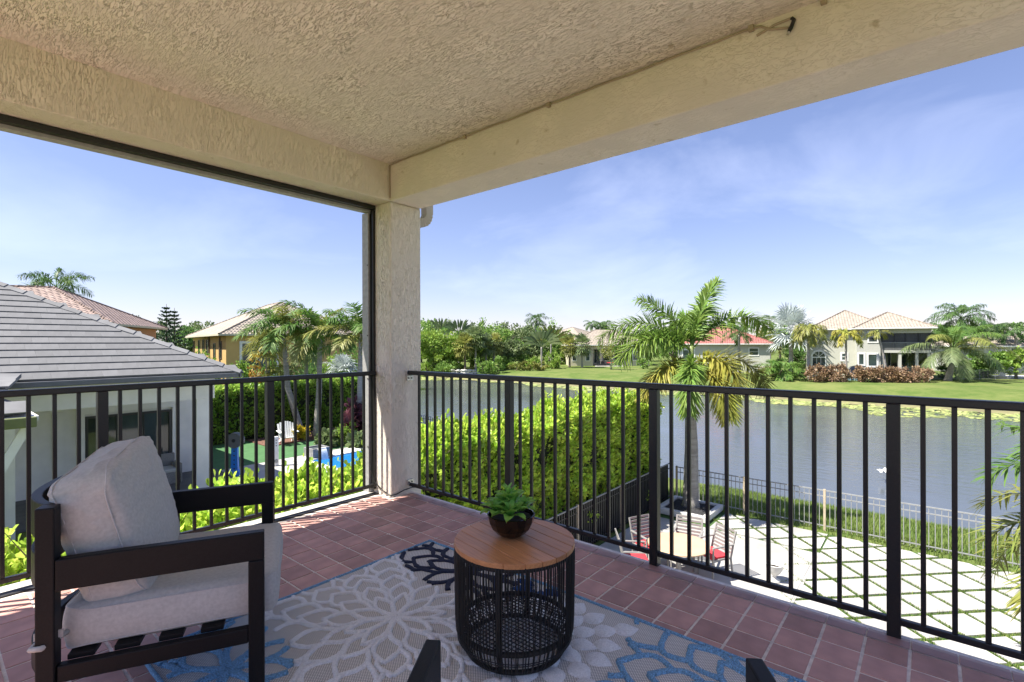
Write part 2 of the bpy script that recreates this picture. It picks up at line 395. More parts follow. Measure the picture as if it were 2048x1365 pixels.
# ================================================================== RUG
m_rugbase = bpy.data.materials.new("woven_rug_ground"); m_rugbase.use_nodes = True
def rugmat():
    t = m_rugbase.node_tree; n = t.nodes; L = t.links.new; b = n["Principled BSDF"]; b.inputs["Roughness"].default_value = .9
    tcn = n.new("ShaderNodeTexCoord"); mpn = n.new("ShaderNodeMapping"); mpn.inputs["Rotation"].default_value = (0, 0, radians(45))
    L(tcn.outputs["Object"], mpn.inputs[0])
    hs = []
    for ax in 'XY':
        w = n.new("ShaderNodeTexWave"); w.bands_direction = ax; w.inputs["Scale"].default_value = 34; w.inputs["Distortion"].default_value = .7; w.inputs["Detail Scale"].default_value = 3
        L(mpn.outputs[0], w.inputs["Vector"]); hs.append(w)
    mn = n.new("ShaderNodeMath"); mn.operation = 'MINIMUM'; L(hs[0].outputs["Fac"], mn.inputs[0]); L(hs[1].outputs["Fac"], mn.inputs[1])
    r = n.new("ShaderNodeValToRGB"); r.color_ramp.elements[0].position = .02; r.color_ramp.elements[1].position = .2
    r.color_ramp.elements[0].color = (.26, .255, .24, 1); r.color_ramp.elements[1].color = (.80, .77, .71, 1)
    L(mn.outputs[0], r.inputs[0]); L(r.outputs[0], b.inputs["Base Color"])
    bp = n.new("ShaderNodeBump"); bp.inputs["Strength"].default_value = .5; bp.inputs["Distance"].default_value = .003
    L(mn.outputs[0], bp.inputs["Height"]); L(bp.outputs[0], b.inputs["Normal"])
rugmat()
m_pw = M("white_pile", (.92, .92, .91), .95, .2, 160, 1., 260, .006)
m_pb = M("blue_pile", (.20, .40, .60), .95, .55, 170, 1., 260, .006)
m_pn = M("navy_pile", (.022, .028, .06), .95, .5, 170, 1., 260, .006)
m_pd = M("royal_blue_pile", (.012, .06, .20), .95, .5, 170, 1., 260, .006)
RX0, RX1, RY0, RY1 = .605, 2.178, .16, 2.535
rug = thing("rug", "outdoor area rug with white and blue raised dahlia flowers on woven cream ground", "rug", (1.39, 1.35, 0))
MB().box(RX0, RY0, .0005, RX1, RY1, .0075).build("woven_ground", m_rugbase, rug)
mb = MB(); bw = .017
for a, b_ in (((RX0, RY0), (RX1, RY0)), ((RX1, RY0), (RX1, RY1)), ((RX1, RY1), (RX0, RY1)), ((RX0, RY1), (RX0, RY0))):
    n = 60; pts = [(a[0] + (b_[0] - a[0]) * k / n + random.uniform(-.0014, .0014), a[1] + (b_[1] - a[1]) * k / n + random.uniform(-.0014, .0014), .0085) for k in range(n + 1)]
    mb.tube(pts, [.0085 + random.uniform(-.001, .001) for _ in pts], 8)
mb.build("border_piping", m_pb, rug, smooth=True)
c2 = onz(455, 1340, .01); c5 = onz(1545, 1420, .01)
FL = [(1.462, 1.953, .66, 0), (c2[0], c2[1], .34, 1), (2.02, 2.02, .46, 2), (1.80, 1.33, .40, 3), (c5[0] - .02, c5[1] + .02, .62, 1), (2.13, 1.60, .17, 4), (1.05, 1.1, .55, 0), (.62, 2.52, .16, 1), (1.2, .45, .5, 2)]
FMAT = [m_pw, m_pb, m_pn, m_pw, m_pd]
FLN = ["white_flower", "blue_flower", "navy_flower", "white_flower", "blue_flower"]
def owner(x, y): return min(range(len(FL)), key=lambda k: math.hypot(x - FL[k][0], y - FL[k][1]) / FL[k][2])
def ribbon(mb, pts, w, h, idx, z=.0075):
    seg = []
    def flush(sg):
        if len(sg) < 2: return
        v, f = [], []
        for i, p in enumerate(sg):
            a = sg[max(i - 1, 0)]; b2 = sg[min(i + 1, len(sg) - 1)]
            dx, dy = b2[0] - a[0], b2[1] - a[1]; l = math.hypot(dx, dy) or 1; nx, ny = -dy / l, dx / l
            ww = w * random.uniform(.82, 1.18); hh = h * random.uniform(.85, 1.12)
            for k, (s_, zz) in enumerate(((-1, 0), (-.86, .75), (-.3, 1), (.3, 1), (.86, .75), (1, 0))):
                v.append((p[0] + nx * ww / 2 * s_, p[1] + ny * ww / 2 * s_, z + hh * zz))
        for i in range(len(sg) - 1):
            for k in range(5): f.append((i * 6 + k, i * 6 + k + 1, i * 6 + 7 + k, i * 6 + 6 + k))
        f.append(tuple(range(6))[::-1]); f.append(tuple(len(v) - 6 + k for k in range(6)))
        mb.add(v, f)
    for p in pts:
        if owner(*p) == idx and RX0 + .012 < p[0] < RX1 - .012 and RY0 + .012 < p[1] < RY1 - .012: seg.append(p)
        else: flush(seg); seg = []
    flush(seg)
for idx, (fx, fy, R, st) in enumerate(FL):
    mb = MB(); rp_ = random.Random(idx + 3)
    if st in (0, 1, 2):
        step = .125 if st == 0 else .15; rings = int(R / step) + 2
        r0 = .012; petals = []
        def inside(x, y, ks):
            r_ = math.hypot(x - fx, y - fy); th = math.atan2(y - fy, x - fx)
            for (k2, a2, ra2, rb2_, hw2) in petals:
                if k2 not in ks or not ra2 < r_ < rb2_: continue
                dt = (th - a2 + pi) % (2 * pi) - pi; u2 = (r_ - ra2) / (rb2_ - ra2)
                if abs(dt) < 1.2 and abs(dt * r_) < hw2 * sin(pi * u2 ** 1.15) ** 1.1 - .004: return True
            return False
        for k in range(rings):
            n = (9, 12, 14, 16, 18, 20, 22)[min(k, 6)] if st == 0 else (7, 9, 11, 13, 15)[min(k, 4)]
            ra = r0 + k * step * .86; rb_ = ra + step * 1.75
            for j in range(n):
                a = 2 * pi * (j + .5 * (k % 2)) / n + rp_.uniform(-.05, .05); hw = pi * (ra + rb_) / 2 / n * .92 * rp_.uniform(.92, 1.06)
                petals.append((k, a, ra, rb_ * rp_.uniform(.96, 1.04), hw))
        for (k, a, ra, rb2, hw) in petals:
            for sg in (-1, 1):
                run = []
                for q in range(23):
                    u = q / 22; rr = ra + (rb2 - ra) * u; off = sg * hw * sin(pi * u ** 1.15) ** 1.1
                    p = (fx + cos(a) * rr - sin(a) * off, fy + sin(a) * rr + cos(a) * off)
                    if k and inside(*p, (k - 1, k - 2)):
                        if len(run) > 2: ribbon(mb, run, .023 if st == 0 else .026, .0105, idx)
                        run = []
                    else: run.append(p)
                if len(run) > 2: ribbon(mb, run, .023 if st == 0 else .026, .0105, idx)
        ribbon(mb, [(fx + .012 * cos(q), fy + .012 * sin(q)) for q in np.linspace(0, 2 * pi, 9)], .035, .009, idx)
    else:
        for k in range(4 if st == 3 else 2):
            n = (8, 12, 16, 20)[k]; ra = .03 + k * .095; rb_ = ra + .125
            for j in range(n):
                a = 2 * pi * (j + .5 * (k % 2)) / n; hw = pi * (ra + rb_) / 2 / n * .86
                ring = []
                for q in range(20):
                    u = (q % 10) / 10; sg = 1 if q < 10 else -1; u = u if sg > 0 else 1 - u
                    rr = ra + (rb_ - ra) * u; off = sg * hw * sin(pi * u ** .8)
                    ring.append((fx + cos(a) * rr - sin(a) * off, fy + sin(a) * rr + cos(a) * off))
                cx, cy = fx + cos(a) * (ra + rb_) / 2, fy + sin(a) * (ra + rb_) / 2
                if owner(cx, cy) != idx or not all(RX0 + .01 < p[0] < RX1 - .01 and RY0 + .01 < p[1] < RY1 - .01 for p in ring): continue
                inner = [(cx + (p[0] - cx) * .82, cy + (p[1] - cy) * .82) for p in ring]; m_ = len(ring)
                mb.add([(p[0], p[1], .0075) for p in ring] + [(p[0], p[1], .0155) for p in inner] + [(cx, cy, .0175)],
                       [(i, (i + 1) % m_, m_ + (i + 1) % m_, m_ + i) for i in range(m_)] + [(m_ + i, m_ + (i + 1) % m_, 2 * m_) for i in range(m_)])
    if mb.v: mb.build(FLN[st], FMAT[st], rug, smooth=True)

# ================================================================== LOUNGE CHAIRS
m_fab = M("grey_linen", (.47, .47, .455), .9, .10, 90, .5, 520, .0008, mapping=(1, 1, 1))
m_fab2 = M("grey_linen_piping", (.50, .50, .50), .9, .1, 200)
def cushion_pt(q, w, d, h, puff, e):
    """q on the unit cube surface -> boxy stuffed cushion with a flat side band and drawn-in edges"""
    ax, ay = abs(q[0]), abs(q[1])
    l = (ax ** e + ay ** e) ** (1 / e) or 1
    m_ = max(ax, ay); s_ = m_ / l if l > 1e-6 else 1
    x, y = q[0] * s_, q[1] * s_
    sag = .02 * (1 - abs(x) ** 2) * abs(y) ** 3, .02 * (1 - abs(y) ** 2) * abs(x) ** 3
    k = max(0, 1 - abs(x) ** 2.6) * max(0, 1 - abs(y) ** 2.6)
    edge = min(1, (1 - max(abs(x), abs(y))) / .06)
    z = q[2] * (h / 2) * (.82 + .18 * edge) + (puff * k ** .6 if abs(q[2]) > .999 else 0) * (1 if q[2] > 0 else -1)
    side = 1 + .012 * (1 - q[2] ** 2) / .5
    return Vector((x * (1 - sag[1]) * w / 2 * (side if m_ > .99 else 1), y * (1 - sag[0]) * d / 2 * (side if m_ > .99 else 1), z))
def cushion_mesh(w, d, h, puff, seed, wrinkle=.006, n=30, e=9., crease=0.):
    from mathutils import noise
    bmx = bmesh.new(); bmesh.ops.create_cube(bmx, size=2); bmesh.ops.subdivide_edges(bmx, edges=bmx.edges[:], cuts=n, use_grid_fill=True)
    for v in bmx.verts:
        q = v.co.copy(); p = cushion_pt(q, w, d, h, puff, e)
        f = noise.noise(Vector((p.x * 6, p.y * 6, p.z * 9)) + Vector((seed, 0, 0)))
        g = noise.noise(Vector((p.x * 7 + p.y * 9, p.y * 26 - p.x * 5, p.z * 12)) + Vector((seed, 7, 0)))
        lift = wrinkle * .9 * f + crease * (max(0, .35 - abs(g)) / .35 - .4) * (.35 + .65 * max(0, q.y))
        nrm = Vector((q.x if abs(q.x) > .99 else 0, q.y if abs(q.y) > .99 else 0, q.z if abs(q.z) > .99 else 0)).normalized()
        v.co = p + nrm * lift
    me = bpy.data.meshes.new("cushion"); bmx.to_mesh(me); bmx.free(); return me
def seam(w, d, h, z=1, puff=.01, e=9., n=96):
    pts = []
    for k in range(n + 1):
        t = 4 * k / n; s_ = int(t) % 4; f = (t - int(t)) * 2 - 1
        q = ((f, -1), (1, f), (-f, 1), (-1, -f))[s_]
        p = cushion_pt((q[0], q[1], z), w, d, h, 0, e); pts.append((p.x * 1.004, p.y * 1.004, p.z * 1.0))
    return pts
# local frame: +X forward, +Y to the sitter's left
chair = thing("lounge_chair", "black framed lounge chair with grey cushions standing in full view beside the left railing", "lounge chair", (0, 0, 0), 0, "matching lounge chairs")
def P(mb, name, mat=m_black, bev=.004, smooth=False): return mb.build(name, mat, chair, world=False, bevel=bev, smooth=smooth)
HW = .372
for s in (-1, 1):
    y0, y1 = (s * HW, s * (HW - .036)) if s > 0 else (s * (HW - .036), s * HW); ya, yb = min(y0, y1), max(y0, y1)
    P(MB().box(-.052, ya, .0, .0, yb, .5195), "front_leg")
    P(MB().box(-.648, s * (HW - .02) - .026, .0, -.598, s * (HW - .02) + .026, .79), "rear_leg")
    # arm: wide flat band that curves in to the rear leg
    pts = [(0.0, s * (HW - .018)), (-.2, s * (HW - .018)), (-.42, s * (HW - .018)), (-.54, s * (HW - .016)), (-.597, s * (HW - .012))]
    mb = MB(); v = []
    for x, y in pts: v += [(x, y - .018, .52), (x, y + .018, .52), (x, y + .018, .622), (x, y - .018, .622)]
    f = [(0, 1, 2, 3)] + [tuple(range(len(v) - 4, len(v)))[::-1]]
    for i in range(len(pts) - 1):
        for k in range(4): f.append((i * 4 + k, i * 4 + 4 + k, i * 4 + 4 + (k + 1) % 4, i * 4 + (k + 1) % 4))
    P(mb.add(v, f), "armrest")
    P(MB().box(-.597, ya + .002, .224, -.0525, yb - .002, .279), "side_rail")
def band(z0, z1, name):
    n = 20; v, f = [], []
    for k in range(n + 1):
        u = -1 + 2 * k / n; y = u * (HW - .045); x = -.624 - .115 * (1 - abs(u) ** 2.6)
        for xx, zz in ((x - .016, z0), (x + .016, z0), (x + .016, z1), (x - .016, z1)): v.append((xx, y, zz))
    for k in range(n):
        for q in range(4): f.append((k * 4 + q, k * 4 + (q + 1) % 4, k * 4 + 4 + (q + 1) % 4, k * 4 + 4 + q))
    f += [(3, 2, 1, 0), tuple(n * 4 + q for q in range(4))]
    P(MB().add(v, f), name)
band(.665, .79, "back_rail"); band(.50, .615, "back_rail"); band(.215, .30, "back_rail")
P(MB().box(-.05, -HW + .037, .226, -.018, HW - .037, .284), "front_rail")
for x in (-.545, -.42, -.295, -.17): P(MB().box(x - .036, -HW + .037, .276, x + .036, HW - .037, .293), "seat_slat", bev=.002)
me = cushion_mesh(.66, .635, .138, .014, 3., .004); me.materials.append(m_fab)
sc_ = mkobj("seat_cushion", me, None, chair, True, False); sc_.location = (-.285, 0, .3635)
MB().tube(seam(.66, .635, .138, 1), .002, 5).build("seam", m_fab2, sc_, world=False); MB().tube(seam(.66, .635, .138, -1), .002, 5).build("seam", m_fab2, sc_, world=False)
MB().box(-.375, -.352, .0, -.30, -.347, .024).add([], []).build("strap", m_fab, sc_, world=False)
MB().tube([(-.30, -.30, -.005), (-.33, -.352, -.01), (-.345, -.383, -.012), (-.372, -.378, -.012), (-.366, -.33, -.01)], .009, 6).build("strap", m_fab, sc_, world=False, smooth=True)
me = cushion_mesh(.60, .50, .15, .055, 9., .006, 60, 6., .006); me.materials.append(m_fab)
bc = mkobj("back_cushion", me, None, chair, True, False)
# cushion local X -> across, Y -> up, Z -> thickness (forward)
bc.matrix_local = Matrix.Translation((-.512, -.01, .645)) @ Matrix.Rotation(radians(-14), 4, 'Y') @ Matrix(((0, 0, 1, 0), (1, 0, 0, 0), (0, 1, 0, 0), (0, 0, 0, 1))) @ Matrix.Rotation(radians(4), 4, 'Z')
for z in (1, -1): MB().tube(seam(.60, .50, .15, z, e=6.), .0026, 5).build("seam", m_fab2, bc, world=False)
MB().box(-.312, -.262, -.005, -.306, -.225, .005).build("zip_pull", m_steel, bc, world=False, bevel=.001)

pn, pf = onz(528, 1064, .622), onz(547, 962, .622)      # outer front corners of the two arms
fm = (pn + pf) / 2; wd = pf - pn; ang = math.atan2(wd[1], wd[0]) - pi / 2
chair.location = (fm[0], fm[1], .001); chair.rotation_euler = (0, 0, ang)
pn2, pf2 = onz(1496, 1320, .622), onz(877, 1284, .622)
fm2 = (pn2 + pf2) / 2; wd2 = pf2 - pn2
ch2 = dup(chair, (fm2[0], fm2[1], .006), math.atan2(wd2[1], wd2[0]) - pi / 2, "second lounge chair of which only the two black arm ends show at the bottom edge")

for o_ in [k for k in ch2.children if k.name.startswith("back_cushion")]:
    for g_ in list(o_.children): bpy.data.objects.remove(g_)
    bpy.data.objects.remove(o_)

# ================================================================== SIDE TABLE, PLANT
m_wood = M("oiled_teak", (.58, .27, .11), .36, .3, 4, .15, 60, .001, mapping=(2, 26, 26), rnd=.2, col2=(.34, .14, .055), ramp=(.25, .85))
m_rope = M("black_rope", (.012, .0115, .011), .6, .3, 200, .4, 500, .001)
TX, TY, TZ, TR = 1.652, 1.372, .472, .257
tab = thing("side_table", "round side table with teak plank top and black rope drum base", "side table", (TX, TY, .0175))
p1, p2 = onz(913.6, 1067.8, TZ), onz(1021, 1125.6, TZ); pa = math.atan2(p2[1] - p1[1], p2[0] - p1[0])
ca, sa = cos(pa), sin(pa)
npl = 8; pw = 2 * TR / npl
for k in range(npl):
    a, b_ = -TR + k * pw + .0012, -TR + (k + 1) * pw - .0012
    poly = []
    for i in range(9): v = a + (b_ - a) * i / 8; poly.append((sqrt(max(0, TR ** 2 - v * v)), v))
    for i in range(9): v = b_ - (b_ - a) * i / 8; poly.append((-sqrt(max(0, TR ** 2 - v * v)), v))
    if poly[0][0] < 1e-4: poly = poly[1:-1]
    cy_ = (a + b_) / 2; poly = [(x, y - cy_) for x, y in poly]
    o = MB().prism(poly, -.02, 0).build("plank", m_wood, tab, world=False, bevel=.0022)
    o.matrix_local = Matrix.Translation((0, 0, TZ - .0175)) @ Matrix.Rotation(pa, 4, 'Z') @ Matrix.Translation((0, cy_, random.uniform(-.0006, .0006)))
def ring_pts(r, z, n=48): return [(r * cos(2 * pi * k / n), r * sin(2 * pi * k / n), z) for k in range(n + 1)]
for r, z, w in ((.243, .425, .011), (.238, .10, .011), (.205, .012, .010)):
    MB().tube(ring_pts(r, z), w, 8).build("hoop", m_rope, tab, world=False, smooth=True)
for k in range(4):
    a = pa + pi / 2 * k + .62
    MB().tube([(.243 * cos(a), .243 * sin(a), .43), (.240 * cos(a), .240 * sin(a), .11), (.205 * cos(a), .205 * sin(a), .012)], .012, 8).build("upright", m_rope, tab, world=False, smooth=True)
mb = MB()
for k in range(124):
    a = 2 * pi * k / 124; j = random.uniform(-.006, .006)
    mb.tube([(r * cos(a + j * q), r * sin(a + j * q), z) for q, (r, z) in enumerate(((.240, .446), (.2545, .436), (.256, .40), (.252, .15), (.249, .095), (.236, .05), (.214, .014), (.2, .005)))], .0027, 5)
o = mb.build("rope_weave", m_rope, tab, world=False, smooth=True); o['kind'] = 'stuff'
mb = MB()
for k in range(21):
    x = -.2 + .4 * k / 20; hh = sqrt(max(.0, .218 ** 2 - x * x))
    mb.tube([(x, -hh, .098), (x, 0, .096), (x, hh, .098)], .0027, 4); mb.tube([(-hh, x, .1035), (0, x, .1015), (hh, x, .1035)], .0022, 4)
o = mb.build("shelf_weave", m_rope, tab, world=False); o['kind'] = 'stuff'
mb = MB()
for z in (.058, .066): mb.tube(ring_pts(.2435, z), .002, 5)
mb.build("tie_band", m_rope, tab, world=False)

m_bowl = M("black_glaze", (.006, .005, .005), .1, .2, 9, coat=0)
m_succ = M("succulent_leaf", (.10, .36, .05), .42, .3, 14, island=.2, trans=.12, col2=(.30, .58, .12))
m_soil = M("potting_soil", (.03, .022, .015), .95, .4, 60, .6, 90)
bpx = onz(1022, 1079, TZ); fb = onz(1022, 1079, TZ) + np.array([cos(AXF), sin(AXF), 0]) * .045
pot = thing("potted_plant", "green artificial succulents in a shiny black faceted bowl on the side table", "potted plant", (fb[0], fb[1], TZ + .001))
prof = [(.0, 0), (.042, 0), (.062, .012), (.085, .035), (.098, .062), (.105, .094), (.100, .095), (.093, .062)]
MB().lathe(prof, 14).build("bowl", m_bowl, pot, world=False)
MB().lathe([(.0, .082), (.092, .08)], 14).build("soil", m_soil, pot, world=False)
def succ_leaf(L, w):
    v, f = [], []
    for i, (u, ww, zz) in enumerate(((0, .45, 0), (.3, .85, .12), (.62, 1, .16), (.86, .62, .08), (1, .03, .0))):
        v += [(u * L, -ww * w / 2, zz * L + .14 * w), (u * L, 0, zz * L - .06 * w), (u * L, ww * w / 2, zz * L + .14 * w)]
    for i in range(4):
        for k in range(2): f.append((i * 3 + k, i * 3 + 3 + k, i * 3 + 4 + k, i * 3 + 1 + k))
    me = bpy.data.meshes.new("leaf"); me.from_pydata(v, [], f); me.materials.append(m_succ); me.polygons.foreach_set("use_smooth", [True] * len(f)); return me
lm = succ_leaf(.088, .040)
for (ox, oy, oz, n, sc, tilt) in ((-.038, -.03, .098, 17, 1.05, 0), (.048, -.024, .098, 16, 1, .15), (.0, .052, .104, 16, 1.05, .25), (-.045, .04, .10, 14, 1, .1), (.008, .0, .135, 14, 1.0, .5)):
    for k in range(n):
        ring = k % 3; a = k * 2.39996; el = (.12, .5, .95)[ring] + tilt * .6 + random.uniform(-.1, .1); s_ = sc * (1, .92, .72)[ring] * random.uniform(.9, 1.1)
        inst("leaf", lm, pot, (ox, oy, oz), (random.uniform(-.2, .2), -el, a), (s_, s_, s_))
for k in range(5): inst("leaf", lm, pot, (0.01, .02, .12), (0, -1.15 - random.uniform(0, .25), k * 1.3), (1.15, .6, 1))
# ================================================================== GROUND AND LAKE
from mathutils.noise import noise as MNz
G, WZ = -3.2, -4.3
def terr(x, y):
    near = -3.225 if x < 14.3 else max(-5.6, -3.225 - (x - 14.3) * .185)
    far = -9 if x < 44 else min(-3.2, -4.3 + (x - 54.5) * .13)
    if x > 62.9: far = -3.2
    left = -9 if x < 14.3 else min(-3.2, -4.3 + (y - 66) * .2)
    return max(near, far, left, -5.6)
gx = sorted(set([-1500, -600, -250, -120, -60, -30] + list(np.arange(-20, 14.3, 2.0)) + list(np.arange(14.3, 24, .5)) + list(np.arange(24, 44, 4)) + list(np.arange(44, 66, .75)) + list(np.arange(66, 130, 4)) + [150, 200, 300, 600, 1500, 3000]))
gy = sorted(set([-3000, -1200, -500, -250, -150, -100, -70, -50] + list(np.arange(-40, 60, 1.5)) + list(np.arange(60, 76, .75)) + list(np.arange(76, 140, 6)) + [160, 220, 350, 700, 1500, 3000]))
v, f = [], []
for i, x in enumerate(gx):
    for y in gy:
        z = terr(x, y)
        if x > 62 and -40 < y < 66: z += .0
        wob = .05 * sin(x * .7 + y * .31) * (1 if 50 < x < 66 else 0)
        v.append((x, y, z + wob))
ny = len(gy)
for i in range(len(gx) - 1):
    for j in range(ny - 1): f.append((i * ny + j, (i + 1) * ny + j, (i + 1) * ny + j + 1, i * ny + j + 1))
m_lawn = M("lawn", (.085, .135, .03), .95, .3, .22, .6, 9, .05, col2=(.165, .19, .06), ramp=(.4, .6), spec=.1)
for n_ in m_lawn.node_tree.nodes:
    if n_.type == 'TEX_NOISE' and abs(n_.inputs['Scale'].default_value - .22) < 1e-3: n_.inputs['Detail'].default_value = 13; n_.inputs['Roughness'].default_value = .78
o = struct(mkobj("ground", npmesh("ground", v, f), m_lawn, smooth=True))
m_water = bpy.data.materials.new("lake_water"); m_water.use_nodes = True
def watermat(m, col, sc1, dist, strength):
    t = m.node_tree; n = t.nodes; L = t.links.new; b = n["Principled BSDF"]
    b.inputs["Base Color"].default_value = (*col, 1); b.inputs["Roughness"].default_value = .06; b.inputs["IOR"].default_value = 1.33
    tcn = n.new("ShaderNodeTexCoord"); mpn = n.new("ShaderNodeMapping"); mpn.inputs["Rotation"].default_value = (0, 0, .7); mpn.inputs["Scale"].default_value = (1, .45, 1)
    L(tcn.outputs["Object"], mpn.inputs[0])
    a = n.new("ShaderNodeTexNoise"); a.inputs["Scale"].default_value = sc1; a.inputs["Detail"].default_value = 5; a.inputs["Roughness"].default_value = .6
    L(mpn.outputs[0], a.inputs["Vector"])
    bp = n.new("ShaderNodeBump"); bp.inputs["Strength"].default_value = strength; bp.inputs["Distance"].default_value = dist
    w = n.new("ShaderNodeTexNoise"); w.inputs["Scale"].default_value = .09; w.inputs["Detail"].default_value = 4
    L(mpn.outputs[0], w.inputs["Vector"])
    mr = n.new("ShaderNodeMapRange"); mr.inputs[1].default_value = .35; mr.inputs[2].default_value = .65; mr.inputs[3].default_value = strength * .35; mr.inputs[4].default_value = strength * 1.7
    L(w.outputs["Fac"], mr.inputs[0]); L(mr.outputs[0], bp.inputs["Strength"])
    L(a.outputs["Fac"], bp.inputs["Height"]); L(bp.outputs[0], b.inputs["Normal"])
watermat(m_water, (.085, .098, .108), 2.6, .10, .30)
v = [(14.6, -1000, WZ), (62, -1000, WZ), (62, 74, WZ), (14.6, 74, WZ)]
struct(MB().add(v, [(0, 1, 2, 3)]).build("water", m_water))

# ------------------------------------------------------------------ leaves and blades
def quads_to(name, V, F, mat, parent=None, kind=None, smooth=False):
    o = mkobj(name, npmesh(name, V, F), mat, parent, smooth)
    if kind: o['kind'] = kind
    return o
def blades(pts, h, w, seed, lean=.5):
    r = np.random.default_rng(seed); n = len(pts); a = r.uniform(0, 2 * pi, n); hh = h * r.uniform(.5, 1.25, n); ww = w * r.uniform(.7, 1.3, n)
    d = np.stack([np.cos(a), np.sin(a), np.zeros(n)], 1); p = np.stack([-np.sin(a), np.cos(a), np.zeros(n)], 1)
    tip = pts + d * (hh * lean * r.uniform(.1, 1, n))[:, None] + np.array([0, 0, 1]) * hh[:, None]
    V = np.stack([pts - p * ww[:, None] / 2, pts + p * ww[:, None] / 2, tip], 1).reshape(-1, 3)
    return V, np.arange(3 * n).reshape(-1, 3)
m_grass = M("grass_blades", (.13, .21, .04), .7, .25, 1.2, island=.35, trans=.35, col2=(.22, .29, .07))
n = 60000; r = np.random.default_rng(1); x = 13.75 + r.random(n) ** .8 * 6.0; y = r.uniform(-7, 6.5, n)
keep = x < 20.0; x, y = x[keep], y[keep]
z = np.where(x < 14.3, -3.225, -3.225 - (x - 14.3) * .185)
V, F = blades(np.stack([x, y, z - .01], 1), .13, .022, 2); quads_to("grass", V, F, m_grass, kind="stuff")

# trampled muddy edge of the far shore
V, F = [], []; n = 260
for i in range(n + 1):
    y = -40 + 104 * i / n; w0 = 53.6 + .5 * MNz(Vector((y * .5, 0, 0))); w1 = 55.4 + .9 * MNz(Vector((y * .35, 4, 0))) + .5 * MNz(Vector((y * 1.4, 8, 0)))
    for k in range(4): x = w0 + (w1 - w0) * k / 3; V.append((x, y, max(terr(x, y), WZ - .02) + .075))
for i in range(n):
    for k in range(3): F.append((i * 4 + k, i * 4 + k + 1, i * 4 + 5 + k, i * 4 + 4 + k))
struct(mkobj("shore", npmesh("shore", V, F), M("muddy_shore", (.17, .15, .075), .95, .4, 1.1, .6, 9, .05, col2=(.25, .24, .10), ramp=(.35, .65))))

# lily pads along the far shore
m_pad = M("lily_pad", (.16, .21, .05), .45, .3, 2, island=.4, col2=(.34, .36, .13))
n = 5200; y = r.uniform(-30, 64, n); edge = 54.2 + .5 * np.sin(y * .5); depth_ = np.clip(3.3 + 1.6 * np.sin(y * .21 + 1) + 1.2 * np.sin(y * .67) - (y > 18) * 1.2 + (y < 4) * 1.6, .5, 8)
x = edge - r.random(n) ** 1.3 * depth_; rad = r.uniform(.10, .26, n)
V, F = [], []
k6 = 7
for i in range(n):
    a0 = r.uniform(0, 6.28); tz = r.uniform(-.02, .10); b0 = len(V)
    for k in range(k6):
        a = a0 + 5.9 * k / (k6 - 1); V.append((x[i] + rad[i] * cos(a), y[i] + rad[i] * sin(a), WZ + .012 + .006 * (i % 4) + max(0, tz) * (cos(a) + 1) * .5))
    V.append((x[i], y[i], WZ + .012 + .006 * (i % 4)))
    for k in range(k6 - 1): F.append((b0 + k, b0 + k + 1, b0 + k6))
quads_to("lily_pads", V, F, m_pad, kind="stuff")
# a white bird over the water
bp_ = onz(1767, 945, WZ + .35)
bird = thing("bird", "small white bird flying low over the grey lake water", "bird", tuple(bp_), 1.2)
mb = MB(); mb.tube([(-.22, 0, 0), (-.12, 0, .02), (.05, 0, .02), (.16, 0, .05), (.24, 0, .06)], [.01, .05, .06, .03, .012], 8); mb.build("body", m_white, bird, world=False, smooth=True)
for s in (-1, 1):
    MB().add([(.08, 0, .04), (-.06, 0, .03), (-.10, s * .22, .14), (.06, s * .2, .15), (-.16, s * .46, .08), (-.08, s * .48, .09)], [(0, 1, 2, 3), (3, 2, 4, 5)]).build("wing", m_white, bird, world=False)

# ------------------------------------------------------------------ patio below
m_slab = M("white_patio_concrete", (.40, .385, .36), .8, .24, 1.1, .2, 60, .003, rnd=.04)
m_turf = M("artificial_turf", (.05, .11, .025), .95, .3, 20, .8, 90, .02)
pat = struct(MB().box(4.0, -9, -3.34, 13.82, 5.72, -3.222).build("patio", m_turf))
MB().box(2.79, 1.875, -3.261, 12.38, 5.66, -3.2).build("slab", m_slab, pat, bevel=.01)
S, L0x, L0y = .4625, 12.61, 3.75
def clip(poly, ax, val, keep_less):
    res = []
    for i, p in enumerate(poly):
        q = poly[(i + 1) % len(poly)]; ip = (p[ax] <= val) == keep_less; iq = (q[ax] <= val) == keep_less
        if ip: res.append(p)
        if ip != iq:
            t = (val - p[ax]) / (q[ax] - p[ax]); res.append((p[0] + t * (q[0] - p[0]), p[1] + t * (q[1] - p[1])))
    return res
hd = S - .058
gaps = []
for i in range(-16, 5):
    for j in range(-26, 3):
        if (i + j) % 2 == 0: continue
        cx, cy = L0x + S * i, L0y + S * j
        for (xa, xb, ya, yb) in ((12.44, 13.76, 1.86, 4.15), (6.2, 13.76, -8.8, 1.82)):
            if xa == 6.2 and cx < 10.6 - .0 and cy > .9 + (cx - 10.6) * .55 + 1.2: continue
            poly = [(cx + hd, cy), (cx, cy + hd), (cx - hd, cy), (cx, cy - hd)]
            for ax, val, less in ((0, xb, True), (0, xa, False), (1, yb, True), (1, ya, False)):
                poly = clip(poly, ax, val, less)
                if len(poly) < 3: break
            if len(poly) >= 3:
                ar = abs(sum(poly[k][0] * poly[(k + 1) % len(poly)][1] - poly[(k + 1) % len(poly)][0] * poly[k][1] for k in range(len(poly)))) / 2
                if ar > .01: MB().prism(poly[::1], -3.261, -3.2 + random.uniform(-.003, .003)).build("slab", m_slab, pat)
                for a, b_ in (((1, 0), (0, 1)), ((0, 1), (-1, 0))):
                    if ar > .1: gaps.append(((cx + a[0] * S, cy + a[1] * S), (cx + b_[0] * S, cy + b_[1] * S)))
P_ = []
